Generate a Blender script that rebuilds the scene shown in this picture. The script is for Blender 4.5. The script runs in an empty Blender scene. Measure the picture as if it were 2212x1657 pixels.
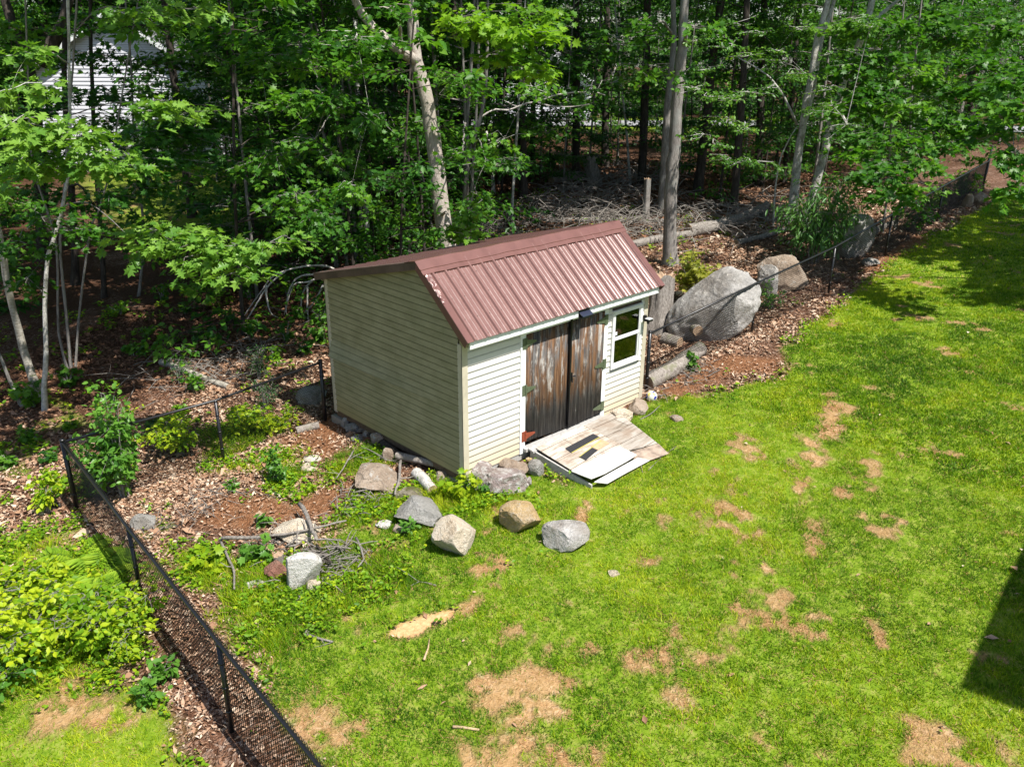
import bpy, bmesh, math, random
import numpy as np
from mathutils import Vector, Matrix, noise as mnoise
R = math.radians
scene = bpy.context.scene
COL = scene.collection
rng = np.random.default_rng(7)
random.seed(7)

# ------------------------------------------------------------------ camera
CAM = np.array([-7.002, -8.278, 5.818])
PITCH, ROLL, YAW = R(21.848), R(0.324), R(43.901)
FW = np.array([math.sin(YAW)*math.cos(PITCH), math.cos(YAW)*math.cos(PITCH), -math.sin(PITCH)])
_r = np.array([math.cos(YAW), -math.sin(YAW), 0.0]); _u = np.cross(_r, FW)
RT = _r*math.cos(ROLL) + _u*math.sin(ROLL)
UP = -_r*math.sin(ROLL) + _u*math.cos(ROLL)
FD = 2428.27*2212/3000        # focal length in pixels of a 2212 px wide view
CX, CY = 1106.0, 828.5
cam_data = bpy.data.cameras.new('camera')
cam_data.lens = 36*2428.27/3000; cam_data.sensor_width = 36
cam_data.clip_start = 0.1; cam_data.clip_end = 600
cam = bpy.data.objects.new('camera', cam_data); COL.objects.link(cam)
m = Matrix.Identity(4)
for i in range(3):
    m[i][0] = RT[i]; m[i][1] = UP[i]; m[i][2] = -FW[i]; m[i][3] = CAM[i]
cam.matrix_world = m
scene.camera = cam
scene.render.resolution_x = 1024; scene.render.resolution_y = 766

# ------------------------------------------------------------------ light
SUN_EL = 59.0
SUN_AZ = 177.0            # compass-like: 180 = sun stands towards -Y
world = bpy.data.worlds.new('World'); scene.world = world; world.use_nodes = True
wn = world.node_tree; wn.nodes.clear()
wo = wn.nodes.new('ShaderNodeOutputWorld'); wb = wn.nodes.new('ShaderNodeBackground')
sky = wn.nodes.new('ShaderNodeTexSky'); sky.sky_type = 'NISHITA'; sky.sun_disc = False
sky.sun_elevation = R(SUN_EL); sky.sun_rotation = R(SUN_AZ)
wb.inputs['Strength'].default_value = 0.09
wn.links.new(sky.outputs[0], wb.inputs[0]); wn.links.new(wb.outputs[0], wo.inputs[0])
sl = bpy.data.lights.new('sun', 'SUN'); sl.energy = 5.0; sl.angle = R(0.5); sl.color = (1.0, 0.955, 0.89)
sun = bpy.data.objects.new('sun', sl); COL.objects.link(sun)
sd = Vector((math.sin(R(SUN_AZ))*math.cos(R(SUN_EL)), math.cos(R(SUN_AZ))*math.cos(R(SUN_EL)), math.sin(R(SUN_EL))))
sun.rotation_euler = sd.to_track_quat('Z', 'Y').to_euler(); sun.location = (0, -20, 30)
vs = scene.view_settings
vs.view_transform = 'Standard'; vs.look = 'None'; vs.gamma = 1.0; vs.exposure = 0.72
vs.use_curve_mapping = False
scene.render.engine = 'CYCLES'
scene.cycles.max_bounces = 6; scene.cycles.transparent_max_bounces = 8
scene.cycles.diffuse_bounces = 3

# ------------------------------------------------------------------ terrain height and placing helpers
def sstep(a, b, x):
    t = np.clip((x-a)/(b-a), 0, 1); return t*t*(3-2*t)
def gz(x, y):
    x = np.asarray(x, float); y = np.asarray(y, float)
    z = -0.25 + 0.075*np.clip(x, -14, 18)
    w = 0.015 + 0.05*sstep(3.5, 9, y)
    z = z + w*(np.sin(x*0.9+1.3)*np.sin(y*1.1+0.4) + 0.6*np.sin(x*2.1+y*1.3) + 0.4*np.sin(y*2.9-x*1.7+2))
    return z
def g1(x, y): return float(gz(x, y))
def ray(px, py):
    d = FW + RT*(px-CX)/FD - UP*(py-CY)/FD
    return d/np.linalg.norm(d)
def at(px, py, dz=0.0):
    """point where the line of sight meets the ground (+dz)"""
    d = ray(px, py); s = np.arange(3, 140, 0.05)
    P = CAM[None, :] + s[:, None]*d[None, :]
    below = P[:, 2] < gz(P[:, 0], P[:, 1]) + dz
    i = int(np.argmax(below)) if below.any() else len(s)-1
    return Vector(P[i])
FH = np.array([math.sin(YAW), math.cos(YAW), 0.0])
def dep(px, py, ref):
    """point at the same horizontal depth as ref"""
    d = ray(px, py); k = float((np.array(ref)-CAM) @ FH) / float(d @ FH)
    return Vector(CAM + d*k)
def atd(px, py, dist):
    d = ray(px, py); return Vector(CAM + d*(dist/float(d @ FH)))
def depth(p): return float((np.array(p)-CAM) @ FW)
def pix(p):
    d = np.array(p)-CAM; z = d @ FW
    return CX+FD*(d @ RT)/z, CY-FD*(d @ UP)/z
K3 = lambda L: [(737+.3338*x, .3338*y) for x, y in L]
K4 = lambda L: [(1475+.3338*x, .3338*y) for x, y in L]
K5 = lambda L: [(.3338*x, 553+.3338*y) for x, y in L]
K8 = lambda x, y: (442.4+x*.4, 921.6+y*.4)

# ------------------------------------------------------------------ value noise for numpy
def _h(ix, iy, s):
    n = (ix.astype(np.int64)*374761393 + iy.astype(np.int64)*668265263 + s*1442695041) & 0x7fffffff
    n = ((n ^ (n >> 13))*1274126177) & 0x7fffffff
    return ((n ^ (n >> 16)) & 0xffff)/65535.0
def vn(x, y, sc, s=0):
    x = np.asarray(x, float)/sc; y = np.asarray(y, float)/sc
    ix = np.floor(x); iy = np.floor(y); fx = x-ix; fy = y-iy
    fx = fx*fx*(3-2*fx); fy = fy*fy*(3-2*fy)
    a = _h(ix, iy, s); b = _h(ix+1, iy, s); c = _h(ix, iy+1, s); d = _h(ix+1, iy+1, s)
    return (a*(1-fx)+b*fx)*(1-fy) + (c*(1-fx)+d*fx)*fy
def fbm(x, y, sc, s=0, o=4):
    t = 0; a = .5; n = 0
    for i in range(o):
        t = t + a*vn(x, y, sc/2**i, s+i*17); n += a; a *= .55
    return t/n
def poly_sd(x, y, P):
    """signed distance, positive inside"""
    x = np.asarray(x, float); y = np.asarray(y, float)
    d = np.full(x.shape, 1e9); ins = np.zeros(x.shape, bool)
    n = len(P)
    for i in range(n):
        ax, ay = P[i]; bx, by = P[(i+1) % n]
        ex, ey = bx-ax, by-ay
        t = np.clip(((x-ax)*ex+(y-ay)*ey)/(ex*ex+ey*ey+1e-12), 0, 1)
        d = np.minimum(d, np.hypot(x-ax-t*ex, y-ay-t*ey))
        c = ((ay > y) != (by > y)) & (x < (bx-ax)*(y-ay)/(by-ay+1e-12)+ax)
        ins ^= c
    return np.where(ins, d, -d)
def gpoly(L): return [tuple(at(*p))[:2] for p in L]

# ------------------------------------------------------------------ object helpers
def tag(o, label=None, cat=None, group=None, kind=None):
    if label: o['label'] = label
    if cat: o['category'] = cat
    if group: o['group'] = group
    if kind: o['kind'] = kind
    return o
def empty(name, loc, label, cat, group=None):
    o = bpy.data.objects.new(name, None); COL.objects.link(o); o.location = loc
    o.empty_display_size = .2
    return tag(o, label, cat, group)
def link(name, me, mat, parent=None, mats=None):
    o = bpy.data.objects.new(name, me); COL.objects.link(o)
    for mm in (mats or [mat]): me.materials.append(mm)
    if parent is not None:
        o.parent = parent
        o.matrix_parent_inverse = Matrix.Translation(-Vector(parent.location))
    return o
class MB:
    def __init__(s): s.v = []; s.f = []; s.mi = []
    def add(s, vs, fs, mi=0):
        n = len(s.v); s.v += [tuple(v) for v in vs]; s.f += [tuple(i+n for i in f) for f in fs]; s.mi += [mi]*len(fs)
    def box(s, x0, x1, y0, y1, z0, z1, mi=0):
        s.add([(x, y, z) for x in (x0, x1) for y in (y0, y1) for z in (z0, z1)],
              [(0, 1, 3, 2), (4, 6, 7, 5), (0, 4, 5, 1), (2, 3, 7, 6), (0, 2, 6, 4), (1, 5, 7, 3)], mi)
    def quad(s, a, b, c, d, mi=0): s.add([a, b, c, d], [(0, 1, 2, 3)], mi)
    def hexa(s, P, mi=0):
        """P: bottom four then top four, same winding"""
        s.add(P, [(3, 2, 1, 0), (4, 5, 6, 7), (0, 1, 5, 4), (1, 2, 6, 5), (2, 3, 7, 6), (3, 0, 4, 7)], mi)
    def slab(s, P, t, mi=0):
        n = len(P); lo = [(p[0], p[1], p[2]-t) for p in P]
        s.add(list(P)+lo, [tuple(range(n)), tuple(range(2*n-1, n-1, -1))]+[(i, i+n, (i+1) % n+n, (i+1) % n) for i in range(n)], mi)
    def tube(s, pts, rad, n=8, cap=True, mi=0):
        V, F = tube_arr(pts, rad, n, cap); s.add(V, F, mi)
    def build(s, name, mat, parent=None, smooth=False, mats=None, bevel=0):
        me = bpy.data.meshes.new(name); me.from_pydata(s.v, [], s.f)
        if smooth: me.polygons.foreach_set('use_smooth', [True]*len(me.polygons))
        if mats: me.polygons.foreach_set('material_index', s.mi)
        me.update(); o = link(name, me, mat, parent, mats)
        if bevel:
            b = o.modifiers.new('bevel', 'BEVEL'); b.width = bevel; b.segments = 2; b.limit_method = 'ANGLE'
        return o
def tube_arr(pts, rad, n=8, cap=True):
    pts = [Vector(p) for p in pts]; m_ = len(pts)
    if not hasattr(rad, '__len__'): rad = [rad]*m_
    V = []; F = []; prev = None
    for i, p in enumerate(pts):
        t = (pts[min(i+1, m_-1)]-pts[max(i-1, 0)])
        t = t.normalized() if t.length > 1e-9 else Vector((0, 0, 1))
        if prev is None:
            a = t.orthogonal().normalized()
        else:
            a = prev - t*prev.dot(t); a = a.normalized() if a.length > 1e-6 else t.orthogonal().normalized()
        prev = a; b = t.cross(a)
        for k in range(n):
            th = 2*math.pi*k/n
            V.append(tuple(p + (a*math.cos(th)+b*math.sin(th))*rad[i]))
    for i in range(m_-1):
        for k in range(n):
            k2 = (k+1) % n
            F.append((i*n+k, i*n+k2, (i+1)*n+k2, (i+1)*n+k))
    if cap:
        F.append(tuple(reversed(range(n)))); F.append(tuple((m_-1)*n+k for k in range(n)))
    return V, F
def smooth_path(pts, rad, step=0.35, wob=0.0, seed=0):
    pts = [Vector(p) for p in pts]; out = []; ro = []
    n = len(pts); P = [pts[0]*2-pts[1]]+pts+[pts[-1]*2-pts[-2]]
    rd = random.Random(seed)
    for i in range(n-1):
        p0, p1, p2, p3 = P[i], P[i+1], P[i+2], P[i+3]
        k = max(1, int((p2-p1).length/step))
        for j in range(k):
            t = j/k
            q = 0.5*((2*p1)+(p2-p0)*t+(2*p0-5*p1+4*p2-p3)*t*t+(3*p1-p0-3*p2+p3)*t*t*t)
            r_ = rad[i]*(1-t)+rad[i+1]*t
            if wob and len(out): q = q+Vector((rd.uniform(-1, 1), rd.uniform(-1, 1), rd.uniform(-.3, .3)))*wob
            out.append(q); ro.append(r_*(1+rd.uniform(-.06, .06)))
    out.append(pts[-1]); ro.append(rad[-1])
    return out, ro
def tri_mesh(name, V, T, tint=None, smooth=False):
    V = np.asarray(V, np.float32); T = np.asarray(T, np.int32)
    me = bpy.data.meshes.new(name)
    me.vertices.add(len(V)); me.vertices.foreach_set('co', V.ravel())
    me.loops.add(T.size); me.loops.foreach_set('vertex_index', T.ravel())
    k = T.shape[1]
    me.polygons.add(len(T)); me.polygons.foreach_set('loop_start', np.arange(0, T.size, k, dtype=np.int32))
    try: me.polygons.foreach_set('loop_total', np.full(len(T), k, np.int32))
    except Exception: pass
    if smooth: me.polygons.foreach_set('use_smooth', np.ones(len(T), bool))
    if tint is not None:
        a = me.attributes.new('tint', 'FLOAT', 'POINT'); a.data.foreach_set('value', np.asarray(tint, np.float32))
    me.update(calc_edges=True); me.validate()
    return me

# ------------------------------------------------------------------ materials
class NT:
    def __init__(s, name):
        s.m = bpy.data.materials.new(name); s.m.use_nodes = True; s.t = s.m.node_tree; s.t.nodes.clear()
        s.out = s.n('ShaderNodeOutputMaterial')
    def n(s, ty, **k):
        nd = s.t.nodes.new(ty)
        for a, b in k.items(): setattr(nd, a, b)
        return nd
    def l(s, a, b): s.t.links.new(a, b)
    def noise(s, scale, detail=6, rough=.6, vec=None, stretch=None, obj=True):
        nd = s.n('ShaderNodeTexNoise'); nd.inputs['Scale'].default_value = scale
        nd.inputs['Detail'].default_value = detail; nd.inputs['Roughness'].default_value = rough
        if vec is None: vec = s.coord()
        if stretch:
            mp = s.n('ShaderNodeMapping'); mp.inputs['Scale'].default_value = stretch
            s.l(vec, mp.inputs[0]); vec = mp.outputs[0]
        s.l(vec, nd.inputs['Vector']); return nd.outputs['Fac']
    def coord(s):
        if not hasattr(s, '_c'):
            g = s.n('ShaderNodeNewGeometry'); s._c = g.outputs['Position']
        return s._c
    def ocoord(s):
        if not hasattr(s, '_oc'): s._oc = s.n('ShaderNodeTexCoord').outputs['Object']
        return s._oc
    def ramp(s, fac, stops, interp='LINEAR'):
        r = s.n('ShaderNodeValToRGB'); e = r.color_ramp; e.interpolation = interp
        while len(e.elements) < len(stops): e.elements.new(.5)
        for i, (p, c) in enumerate(stops):
            e.elements[i].position = p
            if not hasattr(c, '__len__'): c = (c, c, c)
            e.elements[i].color = (*c, 1)
        s.l(fac, r.inputs[0]); return r.outputs[0]
    def mix(s, fac, a, b, mode='MIX'):
        x = s.n('ShaderNodeMix', data_type='RGBA', blend_type=mode)
        for inp, v in ((x.inputs[0], fac), (x.inputs[6], a), (x.inputs[7], b)):
            if hasattr(v, 'links') or isinstance(v, bpy.types.NodeSocket): s.l(v, inp)
            elif hasattr(v, '__len__'): inp.default_value = (*v, 1)
            else: inp.default_value = v
        return x.outputs[2]
    def math(s, op, a, b=None, clamp=False):
        x = s.n('ShaderNodeMath', operation=op, use_clamp=clamp)
        for i, v in enumerate((a, b)):
            if v is None: continue
            if isinstance(v, bpy.types.NodeSocket): s.l(v, x.inputs[i])
            else: x.inputs[i].default_value = v
        return x.outputs[0]
    def attr(s, name): return s.n('ShaderNodeAttribute', attribute_name=name).outputs['Fac']
    def bump(s, h, strength=.5, dist=.02):
        b = s.n('ShaderNodeBump'); b.inputs['Strength'].default_value = strength; b.inputs['Distance'].default_value = dist
        s.l(h, b.inputs['Height']); return b.outputs[0]
    def pbr(s, col, rough=.8, spec=.3, nrm=None, metal=0, **kw):
        p = s.n('ShaderNodeBsdfPrincipled')
        for nm, v in (('Base Color', col), ('Roughness', rough), ('Specular IOR Level', spec), ('Metallic', metal)):
            if isinstance(v, bpy.types.NodeSocket): s.l(v, p.inputs[nm])
            elif hasattr(v, '__len__'): p.inputs[nm].default_value = (*v, 1)
            else: p.inputs[nm].default_value = v
        if nrm is not None: s.l(nrm, p.inputs['Normal'])
        s.l(p.outputs[0], s.out.inputs[0]); return p

def mat_leaf(name, c0, c1, c2, transl=.35, rough=.45, spec=.33, tcol=None):
    t = NT(name); f = t.attr('tint')
    info = t.n('ShaderNodeObjectInfo').outputs['Random']
    col = t.ramp(f, [(0, c0), (.5, c1), (1, c2)])
    col = t.mix(t.math('MULTIPLY', info, .22), col, tuple(v*.55 for v in c1))
    p = t.pbr(col, rough, spec)
    tr = t.n('ShaderNodeBsdfTranslucent')
    tc = t.mix(1.0, col, tcol or (1.5, 1.6, .6), 'MULTIPLY'); t.l(tc, tr.inputs[0])
    ms = t.n('ShaderNodeMixShader'); ms.inputs[0].default_value = transl
    t.l(p.outputs[0], ms.inputs[1]); t.l(tr.outputs[0], ms.inputs[2]); t.l(ms.outputs[0], t.out.inputs[0])
    return t.m
M = {}
M['leaf_maple'] = mat_leaf('leaf_maple', (.026, .1, .014), (.065, .19, .018), (.15, .31, .025), .4)
M['leaf_deep'] = mat_leaf('leaf_deep', (.018, .075, .012), (.042, .14, .016), (.1, .23, .022), .38)
M['leaf_oak'] = mat_leaf('leaf_oak', (.045, .13, .02), (.1, .23, .03), (.2, .35, .05), .35, .42)
M['leaf_lime'] = mat_leaf('leaf_lime', (.06, .16, .012), (.11, .25, .015), (.2, .36, .02), .4, .45)
M['leaf_bush'] = mat_leaf('leaf_bush', (.07, .18, .01), (.17, .33, .012), (.42, .5, .018), .38, .5, .3)
M['leaf_sap'] = mat_leaf('leaf_sap', (.045, .14, .02), (.08, .21, .025), (.14, .3, .04), .35, .4)
M['leaf_yellow'] = mat_leaf('leaf_yellow', (.13, .18, .02), (.22, .26, .03), (.34, .34, .05), .35, .5)
M['leaf_narrow'] = mat_leaf('leaf_narrow', (.03, .11, .025), (.06, .17, .035), (.12, .26, .06), .3, .4)
M['fern'] = mat_leaf('fern', (.09, .19, .015), (.2, .35, .02), (.34, .46, .035), .35, .55, .3)
M['pine'] = mat_leaf('pine', (.015, .05, .012), (.03, .09, .02), (.05, .13, .03), .15, .6)

def mat_grass():
    t = NT('grass_blade'); f = t.attr('tint')
    col = t.ramp(f, [(0, (.05, .14, .006)), (.35, (.15, .3, .006)), (.62, (.36, .47, .01)), (.8, (.5, .55, .03)), (.86, (.38, .21, .09)), (1, (.64, .39, .19))])
    p = t.pbr(col, .55, .25)
    tr = t.n('ShaderNodeBsdfTranslucent'); t.l(col, tr.inputs[0])
    ms = t.n('ShaderNodeMixShader'); ms.inputs[0].default_value = .35
    t.l(p.outputs[0], ms.inputs[1]); t.l(tr.outputs[0], ms.inputs[2]); t.l(ms.outputs[0], t.out.inputs[0])
    return t.m
M['grass'] = mat_grass()
def mat_litter():
    t = NT('dead_leaf'); f = t.attr('tint')
    col = t.ramp(f, [(0, (.08, .045, .03)), (.3, (.2, .1, .055)), (.55, (.34, .2, .12)), (.8, (.48, .35, .25)), (1, (.66, .55, .42))])
    t.pbr(col, .7, .25); return t.m
M['litter'] = mat_litter()

def mat_ground():
    t = NT('ground'); P = t.coord()
    g = t.attr('grass'); d = t.attr('dirt'); sa = t.attr('sand'); li = t.attr('lit')
    # litter: small random cells of dead leaf colour over dark brown
    vo = t.n('ShaderNodeTexVoronoi'); vo.inputs['Scale'].default_value = 30; vo.feature = 'F1'
    nz = t.noise(6, 4); add = t.n('ShaderNodeVectorMath', operation='MULTIPLY_ADD')
    cmb = t.n('ShaderNodeCombineXYZ'); t.l(nz, cmb.inputs[0]); t.l(t.noise(7, 4), cmb.inputs[1])
    t.l(cmb.outputs[0], add.inputs[0]); add.inputs[1].default_value = (.25, .25, .25); t.l(P, add.inputs[2])
    t.l(add.outputs[0], vo.inputs['Vector'])
    sep = t.n('ShaderNodeSeparateColor'); t.l(vo.outputs['Color'], sep.inputs[0])
    leafc = t.ramp(sep.outputs[0], [(0, (.06, .03, .018)), (.35, (.16, .075, .042)), (.6, (.28, .15, .095)), (.82, (.38, .25, .18)), (1, (.5, .38, .3))])
    big = t.noise(.9, 5)
    leafc = t.mix(t.ramp(big, [(.35, 0.0), (.65, .75)]), leafc, (.1, .05, .028))
    leafc = t.mix(t.math('MULTIPLY', t.attr('floor_dark'), .85), leafc, t.ramp(t.noise(25, 6, .75), [(.35, (.035, .018, .011)), (.55, (.11, .052, .028)), (.75, (.25, .12, .06))]))  # mixes in darker browns deeper into the wood
    dry = t.noise(1.7, 4)
    # forest interior ground
    # dirt
    dn = t.noise(14, 8, .7)
    dirt = t.ramp(dn, [(.3, (.14, .06, .028)), (.5, (.28, .13, .062)), (.7, (.42, .25, .15))])
    sandc = t.ramp(t.noise(22, 8, .7), [(.3, (.36, .19, .08)), (.5, (.56, .33, .16)), (.7, (.7, .45, .24))])
    gn = t.noise(9, 6, .7)
    grassc = t.ramp(gn, [(.3, (.07, .13, .008)), (.5, (.15, .23, .014)), (.72, (.3, .29, .08))])
    c = t.mix(d, leafc, dirt); c = t.mix(g, c, grassc); c = t.mix(sa, c, sandc)
    hb = t.math('ADD', t.math('MULTIPLY', vo.outputs['Distance'], 3.0), t.noise(40, 6, .7))
    t.pbr(c, .95, .1, t.bump(t.math('MULTIPLY', hb, t.math('SUBTRACT', 1.0, t.math('MAXIMUM', g, t.math('MULTIPLY', sa, 1.6)), True)), .8, .025))
    return t.m
M['ground'] = mat_ground()

def mat_bark(name, c0, c1, c2, sc=1.0, lich=None, vert=.25):
    t = NT(name); P = t.ocoord()
    n1 = t.noise(16*sc, 8, .75, P, (1, 1, vert)); n2 = t.noise(3.5*sc, 5, .6, P)
    c = t.ramp(n1, [(.3, c0), (.5, c1), (.7, c2)])
    if lich: c = t.mix(t.ramp(n2, [(.5, 0.0), (.62, .8)]), c, lich)
    t.pbr(c, .9, .15, t.bump(n1, 1.0, .03)); return t.m
M['bark_maple'] = mat_bark('bark_maple', (.2, .165, .14), (.44, .38, .33), (.62, .57, .52), 1, (.36, .33, .27), .45)
M['bark_grey'] = mat_bark('bark_grey', (.09, .08, .07), (.23, .21, .19), (.4, .37, .34), 1, (.25, .25, .23), .2)
M['bark_pale'] = mat_bark('bark_pale', (.26, .245, .22), (.54, .52, .48), (.72, .7, .66), 1.4, (.22, .21, .17), .8)
M['bark_dark'] = mat_bark('bark_dark', (.025, .02, .017), (.06, .05, .042), (.12, .1, .085), 1, None, .2)
M['bark_birch'] = mat_bark('bark_birch', (.1, .08, .06), (.4, .37, .31), (.55, .52, .46), .8, (.3, .27, .2), 3.0)
M['dead_wood'] = mat_bark('dead_wood', (.1, .085, .07), (.25, .225, .2), (.4, .37, .33), 1.6, None, .3)
M['dead_log'] = mat_bark('dead_log', (.1, .085, .07), (.26, .23, .2), (.46, .42, .38), 1.3, (.2, .2, .12), .6)

def mat_cut():
    t = NT('cut_wood'); P = t.ocoord(); n = t.noise(18, 6, .7, P)
    t.pbr(t.ramp(n, [(.3, (.2, .13, .08)), (.6, (.42, .3, .2)), (.8, (.55, .42, .3))]), .85, .2, t.bump(n, .4, .01)); return t.m
M['cut'] = mat_cut()

def mat_rock(name, stops, lichen=None, lcol=(.65, .64, .58), sc=1.0, crack=.5, moss=None):
    t = NT(name); P = t.coord()
    n1 = t.noise(3.0*sc, 9, .68, P); n2 = t.noise(26*sc, 8, .75, P); n3 = t.noise(9*sc, 6, .7, P)
    f = t.math('ADD', t.math('MULTIPLY', n1, .6), t.math('MULTIPLY', n2, .4))
    c = t.ramp(f, stops)
    if lichen: c = t.mix(t.ramp(n3, [(lichen, 0.0), (lichen+.07, .85)]), c, lcol)
    c = t.mix(t.ramp(n2, [(.62, 0.0), (.7, .45)]), c, (.06, .05, .045))
    if moss: c = t.mix(t.ramp(t.noise(5*sc, 6, .7, P), [(moss, 0.0), (moss+.08, .8)]), c, (.11, .12, .03))
    h = t.math('ADD', n3, t.math('MULTIPLY', n2, .5))
    c = t.mix(t.ramp(t.noise(1.6*sc, 6, .75, P), [(.46, 0.0), (.62, .55)]), c, t.mix(1.0, c, (.5, .42, .34), 'MULTIPLY'))
    t.pbr(c, .92, .15, t.bump(h, 1.0, .09)); return t.m
M['rock_grey'] = mat_rock('rock_grey', [(.3, (.2, .19, .17)), (.5, (.36, .35, .325)), (.7, (.52, .5, .47))], .58, (.5, .5, .49))
M['rock_boulder'] = mat_rock('rock_boulder', [(.33, (.19, .18, .165)), (.48, (.35, .335, .315)), (.64, (.52, .5, .47))], .58, (.62, .6, .56), .45)
M['rock_pale'] = mat_rock('rock_pale', [(.33, (.33, .31, .29)), (.48, (.52, .5, .47)), (.64, (.68, .66, .63))], None, sc=1.1)
M['rock_white'] = mat_rock('rock_white', [(.28, (.42, .34, .26)), (.42, (.7, .67, .62)), (.65, (.84, .83, .8))], None, sc=1.2)
M['rock_cream'] = mat_rock('rock_cream', [(.33, (.42, .3, .19)), (.46, (.68, .58, .44)), (.65, (.82, .76, .66))], None, sc=1.1)
M['rock_orange'] = mat_rock('rock_orange', [(.33, (.35, .3, .24)), (.47, (.55, .38, .17)), (.62, (.66, .56, .42))], .6, (.6, .56, .48), 1.3)
M['rock_lichen'] = mat_rock('rock_lichen', [(.3, (.22, .15, .15)), (.5, (.4, .33, .31)), (.7, (.52, .46, .42))], .49, (.68, .67, .64), 1.2)
M['rock_brown'] = mat_rock('rock_brown', [(.3, (.2, .145, .105)), (.5, (.38, .3, .23)), (.7, (.54, .46, .38))], .56, (.5, .48, .44), .8)
M['rock_red'] = mat_rock('rock_red', [(.3, (.24, .1, .08)), (.5, (.4, .2, .15)), (.7, (.55, .38, .28))], None)
M['rock_moss'] = mat_rock('rock_moss', [(.3, (.17, .14, .1)), (.5, (.3, .27, .2)), (.7, (.45, .42, .34))], None, moss=.47)

def mat_flat(name, col, rough=.6, spec=.4, var=.12, sc=6, metal=0, bump=.15):
    t = NT(name); n = t.noise(sc, 7, .65, t.coord())
    c = t.ramp(n, [(.25, tuple(v*(1-var*1.5) for v in col)), (.5, col), (.8, tuple(min(1, v*(1+var)) for v in col))])
    t.pbr(c, rough, spec, t.bump(n, bump, .01), metal); return t.m
M['trim'] = mat_flat('trim', (.5, .455, .35), .5, .4, .12, 5)
M['white_trim'] = mat_flat('white_trim', (.78, .8, .8), .5, .4, .08, 9)
M['black_metal'] = mat_flat('black_metal', (.012, .012, .014), .35, .5, .3, 30)
M['hinge'] = mat_flat('hinge', (.12, .15, .09), .45, .5, .3, 30, .3)
M['rust'] = mat_flat('rust', (.25, .06, .03), .8, .2, .3, 40)
M['block'] = mat_flat('block', (.27, .25, .21), .95, .1, .25, 40, 0, .5)
M['timber'] = mat_flat('timber', (.13, .09, .06), .9, .1, .3, 12)
M['grey_timber'] = mat_flat('grey_timber', (.4, .39, .37), .9, .1, .25, 18)
M['plastic_white'] = mat_flat('plastic_white', (.72, .73, .72), .35, .5, .05, 9)

def mat_siding(name, base, stain, low, zlow, sf=1.0):
    t = NT(name); P = t.coord(); sp = t.n('ShaderNodeSeparateXYZ'); t.l(P, sp.inputs[0])
    n = t.noise(2.2, 7, .65, P, (1, 1, 2.5)); n2 = t.noise(12, 7, .7, P, (1, 1, 3))
    c = t.mix(t.ramp(n, [(.38, 0.0), (.66, sf)]), base, stain)
    c = t.mix(t.ramp(n2, [(.45, 0.0), (.8, .35)]), c, tuple(v*.8 for v in stain))
    # grime above the ground: washed up soil with a ragged edge
    zz = t.math('ADD', sp.outputs[2], t.math('MULTIPLY', n, .35))
    c = t.mix(t.ramp(t.math('DIVIDE', zz, zlow), [(.35, .8), (1.0, 0.0)]), c, low)
    # lap shadow painted into the colour as a dark line under each lap
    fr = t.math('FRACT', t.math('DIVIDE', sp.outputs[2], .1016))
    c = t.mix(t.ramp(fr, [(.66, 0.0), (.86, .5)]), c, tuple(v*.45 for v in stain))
    t.pbr(c, .5, .35, t.bump(n2, .08, .01)); return t.m
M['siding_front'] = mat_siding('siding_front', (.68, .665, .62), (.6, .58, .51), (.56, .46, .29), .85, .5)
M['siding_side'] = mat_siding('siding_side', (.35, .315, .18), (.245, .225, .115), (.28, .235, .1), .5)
def mat_roof():
    t = NT('roof_metal'); P = t.coord(); n = t.noise(1.6, 6, .6, P); n2 = t.noise(30, 6, .7, P, (1, .35, .35))
    c = t.ramp(n, [(.3, (.17, .086, .073)), (.6, (.2, .105, .09)), (.8, (.23, .13, .115))])
    c = t.mix(t.ramp(n2, [(.55, 0.0), (.78, .16)]), c, (.33, .21, .18))
    t.pbr(c, t.ramp(n2, [(.3, .22), (.7, .38)]), .7, t.bump(n, .04, .03)); return t.m
M['roof'] = mat_roof()
M['roof_trim'] = mat_flat('roof_trim', (.16, .075, .063), .3, .6, .15, 4)
def mat_rake():
    t = NT('rake_dirty'); P = t.coord(); n = t.noise(40, 8, .8, P); n1 = t.noise(3, 5, .6, P)
    c = t.ramp(n1, [(.3, (.07, .05, .038)), (.7, (.15, .1, .08))])
    c = t.mix(t.ramp(n, [(.6, 0.0), (.68, .8)]), c, (.3, .27, .22)); t.pbr(c, .7, .3); return t.m
M['rake_dirty'] = mat_rake()
def mat_dent():
    t = NT('crumpled_metal'); P = t.coord(); n = t.noise(26, 3, .5, P)
    t.pbr(t.ramp(t.noise(9, 3, .5, P), [(.5, (.17, .08, .07)), (.66, (.34, .24, .22)), (.8, (.6, .5, .48))]), .22, .7, t.bump(t.noise(10, 3, .5, P), 1.0, .06), .1); return t.m
M['dent'] = mat_dent()

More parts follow.
